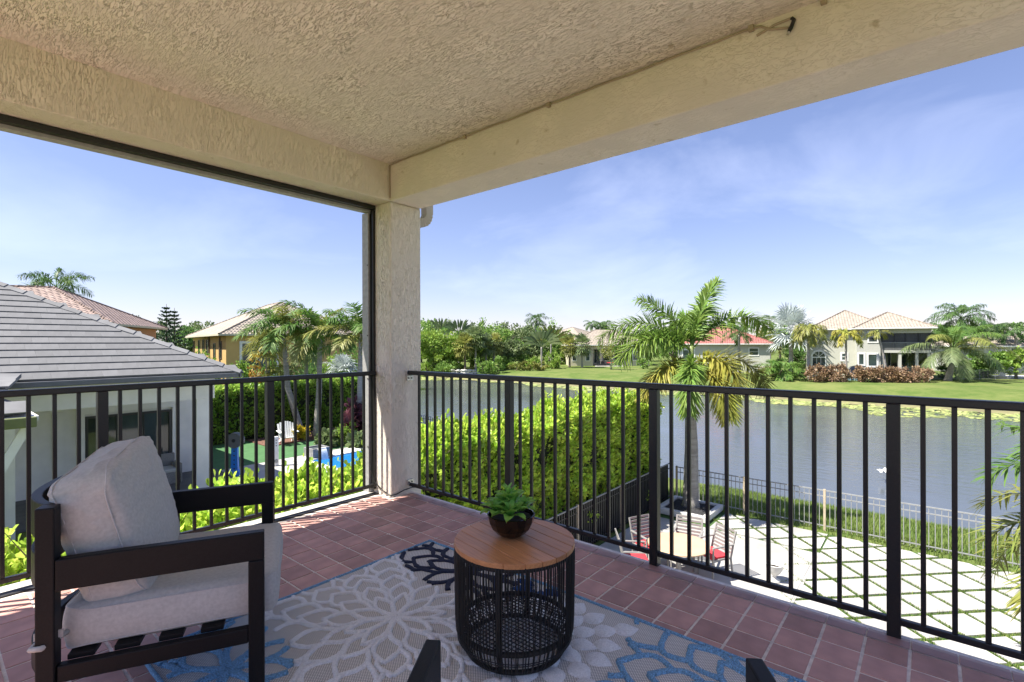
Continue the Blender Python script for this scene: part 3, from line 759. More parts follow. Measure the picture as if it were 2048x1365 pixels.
for a, b_ in gaps:
    for k in range(150):
        t = random.random(); P_.append((a[0] + (b_[0] - a[0]) * t + random.uniform(-.034, .034), a[1] + (b_[1] - a[1]) * t + random.uniform(-.034, .034), -3.225))
P_ = np.array(P_); P_ = P_[P_[:, 0] < 13.8]
V, F = blades(P_, .05, .014, 5); quads_to("turf_strips", V, F, m_grass, pat, kind="stuff")
MB().box(6.5, 1.825, -3.261, 12.43, 1.872, -3.2025).build("slab", m_slab, pat)
MB().box(2.79, -9, -3.261, 6.17, 1.82, -3.2).build("slab", m_slab, pat)

# planter under the palm
m_curb = M("white_kerb_stone", (.58, .57, .54), .8, .15, 5, .3, 30, .005)
m_grav = M("black_gravel", (.03, .03, .032), .75, .5, 40, island=.5)
pl = thing("planter", "square white kerbed planter bed filled with black gravel around the palm foot", "planter", (13.3, 5.0, G))
a0, a1, b0, b1 = 12.62, 13.95, 4.28, 5.62
for q in ((a0, b0, a1, b0 + .13), (a0, b1 - .13, a1, b1), (a0, b0 + .132, a0 + .13, b1 - .132), (a1 - .13, b0 + .132, a1, b1 - .132)):
    MB().box(q[0], q[1], G, q[2], q[3], G + .15).build("kerb", m_curb, pl, bevel=.012)
MB().box(a0 + .12, b0 + .12, G, a1 - .12, b1 - .12, G + .08).build("soil", m_soil, pl)
n = 5000; V, F = [], []
for i in range(n):
    x, y = random.uniform(a0 + .15, a1 - .15), random.uniform(b0 + .15, b1 - .15); s_ = random.uniform(.012, .026); z = G + .085 + random.uniform(0, .02); o_ = len(V)
    p = [(random.uniform(-1, 1) * .3 + dx, random.uniform(-1, 1) * .3 + dy, dz) for dx, dy, dz in ((1, 0, 0), (0, 1, 0), (-1, 0, 0), (0, -1, 0), (0, 0, .8))]
    V += [(x + a * s_, y + b_ * s_, z + c * s_) for a, b_, c in p]; F += [(o_, o_ + 1, o_ + 4), (o_ + 1, o_ + 2, o_ + 4), (o_ + 2, o_ + 3, o_ + 4), (o_ + 3, o_, o_ + 4)]
quads_to("gravel", V, F, m_grav, pl, kind="stuff")

# ------------------------------------------------------------------ fences
m_fgrey = M("pale_grey_fence_paint", (.27, .275, .27), .5, .1, 8)
m_ftan = M("sun_bleached_post", (.46, .38, .27), .6, .15, 12)
m_fblk = M("black_fence_paint", (.018, .018, .02), .42, .2, 30)
def fence(name, label, p0, p1, z0, z1, step, mp_, mpost, every, top_m, w=.018, group=None, postw=.05, mids=True):
    p0, p1 = Vector((*p0, 0)), Vector((*p1, 0)); L_ = (p1 - p0).length; d = (p1 - p0) / L_
    t = thing(name, label, "fence", (*(p0 + (p1 - p0) / 2).xy, z0), 0, group)
    n_ = int(L_ / step); nm = 0
    ups = Vector((0, 0, 1))
    mesh = MB().bar((0, 0, .03), (0, 0, z1 - z0 - .01), w, w).build("picket", mp_, t, world=False).data
    first = t.children[0]; bpy.data.objects.remove(first)
    for k in range(1, n_):
        if k % every == 0: continue
        p = p0 + d * step * k
        if nm < 300: inst("picket", mesh, t, (p.x - t.location.x, p.y - t.location.y, 0), (0, 0, math.atan2(d.y, d.x))); nm += 1
    for k in range(0, n_ + 1, every):
        p = p0 + d * step * k
        MB().bar((p.x, p.y, z0 - .05), (p.x, p.y, z1 + .03), postw, postw).build("post", mpost, t)
    MB().bar((p0.x, p0.y, z1), (p1.x, p1.y, z1), .03, .025).build("top_rail", top_m, t)
    if mids: MB().bar((p0.x, p0.y, z1 - .14), (p1.x, p1.y, z1 - .14), .024, .022).build("middle_rail", mp_, t)
    MB().bar((p0.x, p0.y, z0 + .09), (p1.x, p1.y, z0 + .09), .024, .022).build("bottom_rail", mp_, t)
    return t
fence("picket_fence", "pale grey metal picket fence between the patio and the lake", (14.05, 5.6), (14.05, -7.2), G, -2.26, .107, m_fgrey, m_ftan, 17, m_fgrey, w=.014, group="lakeside fences")
fence("picket_fence", "black picket fence along the foot of the clipped hedge above the patio", (5.2, 5.78), (13.98, 5.78), G, -2.17, .088, m_fblk, m_ftan, 22, m_fgrey, w=.034)
fence("picket_fence", "dark lakeside fence of the neighbouring garden seen beside the column", (15.25, 22.5), (14.6, 6.6), G, -2.02, .13, m_fblk, m_fblk, 16, m_fgrey, group="lakeside fences")

# ------------------------------------------------------------------ patio furniture
m_tt = M("tan_table_top", (.56, .39, .25), .5, .1, 3)
m_cgrey = M("grey_chair_metal", (.26, .25, .24), .5, .1, 9)
m_red = M("red_seat_pad", (.55, .035, .05), .85, .1, 20)
tcen = (onz(1298, 1087, G + .74) + onz(1416, 1087, G + .74)) / 2
pt = thing("patio_table", "round tan patio table surrounded by red padded chairs below the balcony", "table", (tcen[0], tcen[1], G))
MB().lathe([(0, .742), (.53, .742), (.56, .735), (.56, .715), (0, .71)], 40).build("table_top", m_tt, pt, world=False, smooth=False)
MB().lathe([(.0, 0), (.26, 0), (.26, .02), (.05, .05), (.045, .70), (.2, .712)], 16).build("pedestal", m_cgrey, pt, world=False, smooth=True)
pc = thing("patio_chair", "grey slat back patio chair on the far side of the tan table", "chair", (0, 0, 0), 0, "chairs round the patio table")
def Q(mb, nm, mt=m_cgrey): return mb.build(nm, mt, pc, world=False, bevel=.003)
for s in (-1, 1):
    Q(MB().bar((.23, s * .26, 0), (.21, s * .26, .64), .03, .03), "leg"); Q(MB().bar((-.27, s * .25, 0), (-.21, s * .25, .42), .03, .03), "leg")
    Q(MB().bar((-.21, s * .25, .41), (-.34, s * .25, .90), .03, .03), "back_post"); Q(MB().bar((.23, s * .262, .65), (-.27, s * .262, .66), .045, .022), "armrest")
    Q(MB().bar((.22, s * .24, .405), (-.22, s * .24, .405), .03, .03), "side_rail")
for k in range(7):
    u = k / 6; Q(MB().bar((-.235 - .10 * u, -.24, .50 + .385 * u), (-.235 - .10 * u, .24, .50 + .385 * u), .012, .045), "back_slat")
for k in range(5): Q(MB().bar((-.18 + .09 * k, -.24, .41), (-.18 + .09 * k, .24, .41), .06, .012), "seat_slat")
Q(MB().box(-.2, -.22, .418, .22, .22, .455), "seat_pad", m_red)
spots = [((1405, 1068), "grey slat back patio chair on the far side of the tan table", .35), ((1268, 1112), "red padded patio chair on the left of the tan table near the fence", None),
         ((1442, 1148), "red padded patio chair on the right of the tan table near the urn", None), ((1330, 1165), "red padded patio chair half hidden under the balcony edge", None)]
for k, (px_, lb, _) in enumerate(spots):
    p = onz(px_[0], px_[1], G); a = math.atan2(tcen[1] - p[1], tcen[0] - p[0]); dd = math.hypot(tcen[1] - p[1], tcen[0] - p[0]); q = (tcen[0] - cos(a) * .80, tcen[1] - sin(a) * .80, G)
    if k == 0: pc.location = q; pc.rotation_euler = (0, 0, a); pc['label'] = lb
    else: dup(pc, q, a, lb)
m_urn = M("glazed_urn", (.55, .54, .52), .3, .15, 8)
u = onz(1549, 1163, G)
ur = thing("urn", "small pale footed urn standing alone on the white patio", "urn", (u[0], u[1], G))
MB().lathe([(0, 0), (.10, 0), (.10, .03), (.04, .06), (.035, .11), (.09, .16), (.145, .25), (.15, .31), (.165, .33), (.15, .335), (.13, .30), (.05, .22), (0, .21)], 20).build("bowl", m_urn, ur, world=False, smooth=True)
MB().lathe([(0, .275), (.118, .27)], 16).build("soil", m_soil, ur, world=False)

# ------------------------------------------------------------------ hedges
from mathutils import noise as MN
def leafset(P_, Nrm, size, w, seed, up=.5, rnd_=.7):
    """bent oval leaves, 6 corners in two quads each"""
    r = np.random.default_rng(seed); n = len(P_)
    d = Nrm + r.normal(0, rnd_, (n, 3)) + np.array([0, 0, up]); d /= np.linalg.norm(d, axis=1)[:, None]
    s = np.cross(d, r.normal(0, 1, (n, 3))); s /= np.linalg.norm(s, axis=1)[:, None]; nn = np.cross(d, s)
    L_ = (size * r.uniform(.65, 1.25, n))[:, None]; w_ = L_ * w
    f_ = nn * L_ * .09
    V = np.stack([P_, P_ + d * L_ * .45 - s * w_ * .47 + f_, P_ + d * L_ * .82 - s * w_ * .42 + f_, P_ + d * L_, P_ + d * L_ * .82 + s * w_ * .42 + f_, P_ + d * L_ * .45 + s * w_ * .47 + f_], 1).reshape(-1, 3)
    o = np.arange(n)[:, None] * 6
    F = np.concatenate([o + np.array([[0, 3, 2, 1]]), o + np.array([[0, 5, 4, 3]])], 0)
    return V, F
m_hleaf = M("hedge_leaf", (.38, .56, .06), .34, .3, 1.7, island=.5, trans=.62, col2=(.62, .74, .14), ramp=(.3, .72))
m_stem = M("woody_stem", (.15, .11, .07), .9, .3, 8)
m_hleaf2 = M("garden_hedge_leaf", (.20, .37, .05), .4, .3, 1.2, island=.45, trans=.55, col2=(.38, .52, .10))
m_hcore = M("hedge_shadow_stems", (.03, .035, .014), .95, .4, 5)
m_stem = M("woody_stem", (.15, .11, .07), .9, .3, 8)
def hedge(name, label, x0, x1, y0, y1, z0, top, nleaf, size, seed, mat, rough_=.10, ends=True, w=.62, cat="hedge", group=None, big=0, zmin=None, front=None):
    """box hedge: leaf count spread over front, top, back and ends; top(x) gives the crest"""
    r = np.random.default_rng(seed)
    t = thing(name, label, cat, ((x0 + x1) / 2, (y0 + y1) / 2, z0), 0, group)
    zz = zmin if zmin is not None else z0
    def bump(x, y, z): return rough_ * (MN.noise(Vector((x * 1.3, y * 1.3, z * 1.3 + seed))) + .6 * MN.noise(Vector((x * 3.7, y * 3.7, z * 3.7))))
    faces = [('y', y0, -1), ('y', y1, 1), ('z', 0, 1), ('x', x0, -1), ('x', x1, 1)]
    tm_ = np.mean([top(x) for x in np.linspace(x0, x1, 9)])
    ars = [(x1 - x0) * (tm_ - zz), (x1 - x0) * (tm_ - zz) * .25, (x1 - x0) * (y1 - y0) * 1.3, (y1 - y0) * (tm_ - zz), (y1 - y0) * (tm_ - zz)]
    if front: ars = [a * k for a, k in zip(ars, front)]
    tot = sum(ars); PP, NN = [], []
    for (ax, val, sg), ar in zip(faces, ars):
        for _ in range(int(nleaf * ar / tot)):
            x, y = r.uniform(x0, x1), r.uniform(y0, y1); tp = top(x)
            depth = abs(r.normal(0, .07)) if r.random() < .8 else r.uniform(0, .3)
            if ax == 'z':
                z = tp + bump(x, y, 0) * 1.4 - depth; n_ = (0, 0, 1)
                if r.random() < .16: z += r.uniform(0, .2)
            elif ax == 'y': z = r.uniform(zz, tp); y = val + sg * (bump(x, 0, z) - depth); n_ = (0, sg, .35)
            else: z = r.uniform(zz, tp); x = val + sg * (bump(0, y, z) - depth); n_ = (sg, 0, .35)
            if ax != 'z' and MN.noise(Vector((x * 2.6, 4.7, z * 2.6))) + .5 * MN.noise(Vector((x * 6, 1.7, z * 6))) < -.30 and r.random() < .85: continue
            PP.append((x, y, z)); NN.append(n_)
    V, F = leafset(np.array(PP), np.array(NN, float), size, w, seed)
    o = quads_to("foliage", V, F, mat, t); o['kind'] = 'stuff'
    tw = MB()
    for k in range(int(nleaf / 500)):
        x, z = r.uniform(x0, x1), r.uniform(zz, tm_); y = y0 + r.uniform(-.12, .2); q = (x + r.uniform(-.2, .2), y - r.uniform(.0, .15), z + r.uniform(.1, .45)); tw.tube([(x, y + .1, z), q], [.007, .003], 4, False)
    o = tw.build("twigs", m_stem, t); o['kind'] = 'stuff'
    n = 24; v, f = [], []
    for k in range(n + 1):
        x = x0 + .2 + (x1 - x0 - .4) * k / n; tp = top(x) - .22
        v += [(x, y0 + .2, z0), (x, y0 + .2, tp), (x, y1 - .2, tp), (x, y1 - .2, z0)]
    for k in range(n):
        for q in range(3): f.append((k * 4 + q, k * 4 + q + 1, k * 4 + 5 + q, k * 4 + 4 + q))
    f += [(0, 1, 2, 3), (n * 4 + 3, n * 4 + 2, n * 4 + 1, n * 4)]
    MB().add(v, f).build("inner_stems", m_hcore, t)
    return t, PP, NN
def htop(x): return (-.64 if x < 4.6 else (-.64 + (x - 4.6) * .28 if x < 5.6 else -.36)) + .13 * MN.noise(Vector((x * .8, 3.1, 0))) + .10 * MN.noise(Vector((x * 2.3, 9, 0))) + (.10 if 9 < x < 12.4 else 0) - (.10 if x < 2 else 0)
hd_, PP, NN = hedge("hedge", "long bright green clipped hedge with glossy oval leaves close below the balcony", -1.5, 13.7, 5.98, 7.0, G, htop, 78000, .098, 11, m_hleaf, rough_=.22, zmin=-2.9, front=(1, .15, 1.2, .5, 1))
# the nearest big leaves are parts of their own
lv = [(0, 0, 0), (.55, -.33, .06), (.6, 0, 0), (.55, .33, .06), (1, -.15, .02), (1, .15, .02), (.28, -.22, .03), (.28, .22, .03)]
lme = bpy.data.meshes.new("leaf"); lme.from_pydata(lv, [], [(0, 6, 1, 2), (0, 2, 3, 7), (1, 4, 5, 2), (2, 5, 3)]); lme.materials.append(m_hleaf)
order = sorted(range(len(PP)), key=lambda i: (PP[i][0] - 2.4) ** 2 + (PP[i][1] - 4.8) ** 2 + (PP[i][2] * 2) ** 2)[:2400:8][:300]
for i in order:
    p = PP[i]; s_ = random.uniform(.075, .11)
    inst("leaf", lme, hd_, (p[0] - hd_.location.x, p[1] - .03 - hd_.location.y, p[2] + .03 - hd_.location.z), (random.uniform(-.5, .5), random.uniform(-1.3, -.3), random.uniform(-2.8, -.3)), (s_, s_, s_))
MB().tube([(2.2, 6, G), (2.25, 6, -2.2)], .05, 6).build("stem", m_stem, hd_)
# ================================================================== HOUSES
m_gtile = M("grey_concrete_roof_tile", (.172, .172, .174), .8, .30, 1.3, .35, 70, .003, rnd=.09)
m_gutter = M("dark_grey_gutter", (.13, .135, .14), .5, .1, 5)
m_stw = M("white_stucco", (.84, .82, .77), .9, .05, 3, .6, 90, .006)
m_stg = M("pale_grey_stucco", (.76, .74, .70), .9, .05, 3, .6, 90, .006)
m_glass = M("dark_window_glass", (.035, .055, .06), .05, .6, .6, spec=.7)
m_frame = M("dark_window_frame", (.02, .022, .025), .4)
m_wframe = M("white_window_frame", (.72, .72, .69), .5)
m_olive = M("olive_gutter_paint", (.15, .17, .06), .55, .15, 4)
m_deck = M("dark_deck_tile", (.11, .105, .10), .7, .2, 3)
m_pav = M("grey_pool_deck", (.40, .38, .36), .85, .12, 1.5)
m_wick = M("grey_wicker", (.24, .23, .22), .8, .4, 60, .9, 90, .01)

def window(house, p0, p1, nrm, depth=.06, frame=.09, cols=1, rows=1, fm=None, gm=None, name="window"):
    """window on a wall plane between two opposite corners p0 (low) and p1 (high); nrm = outward unit vector"""
    fm = fm or m_wframe; gm = gm or m_glass
    p0, p1, n = Vector(p0), Vector(p1), Vector(nrm); u = Vector((p1.x - p0.x, p1.y - p0.y, 0)); wd = u.length; u.normalize(); h = p1.z - p0.z
    def bx(a, b_, c, d_, o0, o1):
        v = [p0 + u * x + Vector((0, 0, z)) + n * o for o in (o0, o1) for x, z in ((a, c), (b_, c), (b_, d_), (a, d_))]
        return v, [(0, 1, 2, 3), (7, 6, 5, 4), (0, 4, 5, 1), (1, 5, 6, 2), (2, 6, 7, 3), (3, 7, 4, 0)]
    mb = MB()
    for q in ((-frame, 0, -frame, h + frame), (wd, wd + frame, -frame, h + frame), (0, wd, -frame, 0), (0, wd, h, h + frame)): mb.add(*bx(*q, -.02, depth))
    mw = frame * .38
    for k in range(1, cols): mb.add(*bx(wd * k / cols - mw / 2, wd * k / cols + mw / 2, 0, h, -.01, depth * .7))
    for k in range(1, rows): mb.add(*bx(0, wd, h * k / rows - mw / 2, h * k / rows + mw / 2, -.01, depth * .6))
    w_ = mb.build(name, fm, house)
    MB().add(*bx(0, wd, 0, h, -.015, .012)).build("pane", gm, w_)
    return w_

def hip_roof(house, x0, x1, y0, y1, z, slope, mat, ov=.5, fascia=None, th=.14, name="roof", rot=None):
    x0 -= ov; x1 += ov; y0 -= ov; y1 += ov; w, d = x1 - x0, y1 - y0; h = min(w, d) / 2 * slope
    if w >= d: r0, r1 = (x0 + d / 2, (y0 + y1) / 2, z + h), (x1 - d / 2, (y0 + y1) / 2, z + h)
    else: r0, r1 = ((x0 + x1) / 2, y0 + w / 2, z + h), ((x0 + x1) / 2, y1 - w / 2, z + h)
    c = [(x0, y0, z), (x1, y0, z), (x1, y1, z), (x0, y1, z)]; lo = [(a, b_, e - th) for a, b_, e in c]
    v = c + [r0, r1] + lo
    f = [(0, 1, 5, 4), (1, 2, 5), (2, 3, 4, 5), (3, 0, 4)] if w >= d else [(0, 1, 4), (1, 2, 5, 4), (2, 3, 5), (3, 0, 4, 5)]
    f += [(6, 7, 1, 0), (7, 8, 2, 1), (8, 9, 3, 2), (9, 6, 0, 3), (9, 8, 7, 6)]
    T = rot or (lambda p: p)
    v = [T(p) for p in v]
    ro = MB().add(v, f).build(name, mat, house)
    mb = MB(); rg = .1 if w > 8 else .07
    hips = ((0, 4), (1, 5), (2, 5), (3, 4)) if w >= d else ((0, 4), (1, 4), (2, 5), (3, 5))
    for a, b_ in hips: mb.tube([v[a], v[b_]], rg, 6)
    if (Vector(v[4]) - Vector(v[5])).length > .05: mb.tube([v[4], v[5]], rg, 6)
    mb.build("ridge_tiles", mat, ro)
    if fascia:
        mb = MB()
        for a, b_ in ((0, 1), (1, 2), (2, 3), (3, 0)):
            p, q = Vector(v[a]), Vector(v[b_]); mb.bar(p - Vector((0, 0, th * .55)), q - Vector((0, 0, th * .55)), .05, th * 1.1)
        mb.build("fascia", fascia, ro)
    return ro
def barrel(name, col, sc_, rnd_=.25):
    """far tiled roof: rows and rolls as fine relief and tile-to-tile tint"""
    m = M(name, col, .8, rnd_, sc_ * .9)
    t = m.node_tree; n = t.nodes; L = t.links.new; b = n["Principled BSDF"]
    tcn = n.new("ShaderNodeTexCoord"); hs = []
    for dr, s in (('X', sc_), ('Y', sc_), ('Z', sc_ * 1.9)):
        w = n.new("ShaderNodeTexWave"); w.bands_direction = dr; w.inputs["Scale"].default_value = s * .32; w.wave_profile = 'SAW' if dr == 'Z' else 'SIN'
        L(tcn.outputs["Object"], w.inputs["Vector"]); hs.append(w.outputs["Fac"])
    a = n.new("ShaderNodeMath"); a.operation = 'MULTIPLY'; L(hs[0], a.inputs[0]); L(hs[1], a.inputs[1])
    c = n.new("ShaderNodeMath"); L(a.outputs[0], c.inputs[0]); L(hs[2], c.inputs[1])
    bp = n.new("ShaderNodeBump"); bp.inputs["Strength"].default_value = .9; bp.inputs["Distance"].default_value = .12
    L(c.outputs[0], bp.inputs["Height"]); L(bp.outputs[0], b.inputs["Normal"])
    return m
m_peach = barrel("peach_barrel_tile", (.36, .305, .245), 3.2)
m_redt = barrel("red_barrel_tile", (.34, .125, .105), 3.0)
m_pinkt = barrel("brown_pink_barrel_tile", (.31, .225, .19), 3.0, .3)
m_yel = M("yellow_house_stucco", (.52, .35, .13), .9, .06, 1)
m_terra = M("terracotta_house_stucco", (.42, .24, .15), .9, .08, 1)
m_cream = M("cream_house_stucco", (.52, .48, .36), .9, .05, 1)
m_sage = M("pale_sage_stucco", (.46, .46, .39), .9, .05, 1)
m_palew = M("pale_wall_stucco", (.48, .48, .43), .9, .05, 1)
m_shut = M("brown_shutter", (.12, .085, .06), .7)
m_screen = M("dark_insect_screen", (.045, .045, .05), .5, .3, 2)

# ---- neighbour on the left: grey tile roof over a covered terrace
nh = thing("house", "white neighbouring house on the left with grey flat tile roof and covered terrace", "house", (2, 19, G))
EX, EY, EZ, SL = 6.36, 16.35, .44, .553
MB().box(-8, 17.1, -.37, 6.0, 17.42, .30).build("terrace_beam", m_stw, nh, bevel=.01)
MB().box(5.50, 17.12, -3.2, 5.84, 17.41, -.37).build("terrace_column", m_stw, nh, bevel=.01)
MB().box(-8, 19.9, -3.2, 6.9, 20.1, .30).build("back_wall", m_stg, nh)
MB().box(5.75, 17.42, -.02, 6.0, 19.9, .30).build("side_beam", m_stw, nh)
MB().box(-8, 17.0, .30, 6.3, 24, .36).build("soffit", m_stw, nh)
MB().box(-8, 16.8, -3.22, 6.9, 19.9, -3.14).build("terrace_floor", m_deck, nh)
MB().box(-8, 20.1, -3.2, 6.9, 24, -3.0).build("back_room_floor", m_deck, nh)
window(nh, (3.42, 19.9, -3.1), (5.55, 19.9, -.98), (0, -1, 0), .07, .07, 3, 1, m_frame, name="sliding_door")
MB().box(3.15, 19.82, -3.14, 3.34, 19.898, -.82).build("door_trim", m_stw, nh); MB().box(5.64, 19.82, -3.14, 5.80, 19.898, -.82).build("door_trim", m_stw, nh); MB().box(3.15, 19.82, -.82, 5.8, 19.898, -.62).build("door_trim", m_stw, nh)
MB().box(2.6, 19.86, -3.14, 2.85, 19.898, -.72).build("shutter", m_stg, nh)
# roof: plain deck, then every tile course by course
def rp2(u, v): return (EX - u, EY + v, EZ + SL * v)     # u metres left of the corner, v metres up the plan
ro = MB().add([rp2(0, 0), rp2(16, 0), rp2(16, 6.2), rp2(6.2, 6.2), (EX, EY, EZ - .10), (EX - 16, EY, EZ - .10), (EX - 6.2 + 6.2, EY + 12.4, EZ), (EX, EY + 12.4, EZ - .1)],
              [(0, 3, 2, 1), (0, 1, 5, 4), (0, 6, 3), (0, 4, 7, 6)]).build("roof", m_gtile, nh)
cs = .36 / sqrt(1 + SL * SL)
tl = bpy.data.meshes.new("roof_tile"); W2, D2, H2 = .3285, .41, .048
mbt = MB().box(-W2 / 2, 0, 0, W2 / 2, D2, H2); tl.from_pydata(mbt.v, [], mbt.f); tl.materials.append(m_gtile)
sa_ = math.atan(SL); nt_ = 0
for k in range(17):
    v_ = k * cs - .04
    for q in range(60):
        u_ = .33 * q + (.165 if k % 2 else 0) + .1
        if u_ < max(0, v_) + .10 or u_ > 6.4: continue
        p = rp2(u_, v_)
        inst("roof_tile", tl, ro, (p[0], p[1], p[2] + .03), (sa_ - .075, random.uniform(-.004, .004), random.uniform(-.006, .006))); nt_ += 1
        bpy.context.view_layer
for o_ in ro.children: o_.matrix_parent_inverse = wmat(ro).inverted()
n_ = 18
for k in range(n_):
    a, b_ = Vector(rp2(.36 * k - .10, .36 * k - .10)), Vector(rp2(.36 * k + .34, .36 * k + .34))
    up_ = Vector((0, 0, 1)); d_ = (b_ - a).normalized(); s_ = d_.cross(up_).normalized()
    v = []
    for p, lift in ((a, .085), (b_, .05)):
        v += [p - s_ * .14 + Vector((0, 0, lift - .035)), p + Vector((0, 0, lift + .05)), p + s_ * .14 + Vector((0, 0, lift - .035)), p - s_ * .13 + Vector((0, 0, lift - .075)), p + Vector((0, 0, lift)), p + s_ * .13 + Vector((0, 0, lift - .075))]
    MB().add(v, [(0, 1, 7, 6), (1, 2, 8, 7), (0, 3, 4, 1), (1, 4, 5, 2), (3, 0, 6, 9), (2, 5, 11, 8), (6, 7, 10, 9), (7, 8, 11, 10)]).build("hip_tile", m_gtile, ro)
MB().box(-8, EY - .13, EZ - .15, EX + .05, EY - .01, EZ - .01).build("gutter", m_gutter, nh, bevel=.02)
MB().box(EX - .02, EY - .13, EZ - .15, EX + .1, EY + 10, EZ - .01).build("gutter", m_gutter, nh, bevel=.02)
# low entry wing at the far left with its own eave
wg = thing("porch", "low porch roof corner with olive gutter at the left picture edge", "porch", (0, 14, G))
MB().add([(-3, 12.9, .02), (1.42, 12.9, .02), (1.42, 16.3, .02), (.45, 13.9, .50), (-3, 13.9, .50), (.45, 16.3, .5)], [(0, 1, 3, 4), (1, 2, 5, 3), (4, 3, 5)]).build("roof", m_gtile, wg)
for k in range(14):
    x = 1.2 - .33 * k
    if x > -2: MB().bar((x, 12.88, .05), (min(x, x), 13.25, .23), .32, .025).build("roof_tile", m_gtile, wg)
MB().box(-3, 12.72, -.22, 1.46, 12.86, -.03).build("gutter", m_olive, wg, bevel=.02)
MB().box(-3, 12.87, -.12, 1.5, 16.3, -.03).build("soffit", m_stw, wg)
MB().box(.72, 12.95, -3.2, .98, 13.2, -.14).build("post", m_stw, wg); MB().bar((.95, 13.05, -1.1), (1.35, 13.05, -.25), .12, .14).build("brace", m_stw, wg)
MB().box(1.02, 15.8, -3.2, 1.45, 15.86, -.5).build("tall_door", m_stg, wg); MB().box(1.15, 15.76, -3.1, 1.2, 15.8, -1.1).build("pull_handle", m_frame, wg)

# wicker chair, toy, reel on the terrace
w_ = ony(352, 955, 18.6)
t = thing("wicker_chair", "grey wicker armchair with solid sides on the neighbouring dark terrace", "chair", (5.15, 18.9, -3.14), radians(-90))
for (a, b_, c, d_, e, f_, nm) in ((-.38, -.36, .0, .38, .36, .36, "base"), (-.42, -.38, .0, -.30, .38, .86, "backrest"), (-.30, -.39, .0, .38, -.28, .62, "side"), (-.30, .28, .0, .38, .39, .62, "side")):
    MB().box(a, b_, c, d_, e, f_).build(nm, m_wick, t, world=False, bevel=.02)
MB().box(-.3, -.28, .36, .36, .28, .47).build("cushion", m_fab, t, world=False, bevel=.03)
m_blue = M("blue_toy_plastic", (.02, .22, .72), .35)
p = onz(470, 952, G)
t = thing("toy_stand", "bright blue plastic toy stand with holes topped by a grey drum", "toy", (p[0], p[1], G), AXF - pi / 2)
MB().add([(-.22, -.1, 0), (.24, -.1, 0), (.12, -.05, .22), (.10, -.05, 1.0), (-.10, -.05, 1.0), (-.12, -.05, .22), (-.22, .1, 0), (.24, .1, 0), (.12, .05, .22), (.10, .05, 1.0), (-.10, .05, 1.0), (-.12, .05, .22)],
         [(0, 1, 2, 5), (5, 2, 3, 4), (7, 6, 11, 8), (8, 11, 10, 9), (1, 7, 8, 2), (2, 8, 9, 3), (3, 9, 10, 4), (4, 10, 11, 5), (5, 11, 6, 0), (0, 6, 7, 1)]).build("stand", m_blue, t, world=False)
for k in range(5): MB().tube([(0, -.058, .25 + .15 * k), (0, -.04, .25 + .15 * k)], .025, 8).build("hole", m_frame, t, world=False)
MB().tube([(.02, -.12, 1.22), (.02, .12, 1.22)], .26, 20).build("drum", m_gutter, t, world=False); MB().tube([(.02, -.14, 1.22), (.02, -.121, 1.22)], .06, 10).build("hub", m_frame, t, world=False)
p = onz(551, 932, G)
t = thing("gate_post", "pale grey slim gate post with bolts between the pool deck and the green turf", "post", (p[0], p[1], G))
MB().box(-.10, -.06, 0, .10, .06, 1.08).build("post", m_stg, t, world=False, bevel=.02)
MB().tube([(0, -.075, .18), (0, .075, .18)], .07, 10).build("wheel", m_fgrey, t, world=False)
for z in (.75, .85, .95): MB().tube([(0, -.07, z), (0, -.055, z)], .02, 6).build("bolt", m_frame, t, world=False)

# pool, deck, turf, adirondack chair, water bowls
m_pool = bpy.data.materials.new("pool_water"); m_pool.use_nodes = True; watermat(m_pool, (.012, .17, .50), 5, .03, .4)
m_cop = M("white_coping", (.72, .70, .66), .8, .08, 3)
m_turf2 = M("green_play_turf", (.06, .155, .055), .95, .12, 3, .5, 60, .01)
struct(MB().box(6.2, 7.0, -3.24, 15.1, 19.5, -3.205).build("pavement", m_pav))
struct(MB().box(6.9, 19.52, -3.24, 15.2, 24.4, -3.203).build("lawn", m_turf2))
struct(MB().box(9.75, 12.5, -3.2, 14.2, 18.25, -3.197).build("pool_water", m_pool))
cp = struct(MB().box(9.35, 18.27, -3.2, 14.6, 19.0, -3.15).build("pool_kerb", m_cop, bevel=.01))
struct(MB().box(9.35, 12.5, -3.2, 9.73, 18.25, -3.15).build("pool_kerb", m_cop, bevel=.01))
m_stone = M("grey_slate_bowl", (.22, .22, .22), .6, .3, 7, .5, 30, .01)
m_foam = M("falling_water", (.7, .78, .82), .2, .1, 9)
for k, (px_, lb) in enumerate((((640, 914), "grey square stone water bowl spilling into the blue pool"), ((752, 886), "grey square stone bowl at the far pool edge beside the column"))):
    q = onz(*px_, -3.15)
    t = thing("water_bowl", lb, "water bowl", (q[0], 18.72 if k == 0 else q[1], -3.149), 0, "stone bowls along the pool")
    for (a, b_, c, d_) in ((-.36, -.36, .36, -.28), (-.36, .28, .36, .36), (-.36, -.278, -.28, .278), (.28, -.278, .36, .278)): MB().box(a, b_, 0, c, d_, .36).build("side", m_stone, t, world=False, bevel=.01)
    MB().box(-.279, -.279, .0, .279, .279, .31).build("water", m_water, t, world=False)
    if k == 0:
        MB().box(-.16, -.44, .30, .16, -.365, .375).build("spout", m_stw, t, world=False)
        n_ = 8; v = [(x, -.44 - .20 * (i / n_), .33 - .38 * (i / n_) ** 2) for i in range(n_ + 1) for x in (-.14, .14)]
        MB().add(v, [(2 * i, 2 * i + 1, 2 * i + 3, 2 * i + 2) for i in range(n_)]).build("spill", m_foam, t, world=False)
m_adir = M("white_adirondack_paint", (.74, .74, .73), .55, .05)
p = onz(575, 889, -3.2)
ad = thing("adirondack_chair", "white adirondack chair standing on the green turf by the far hedge", "chair", (p[0], p[1], -3.203), radians(-105))
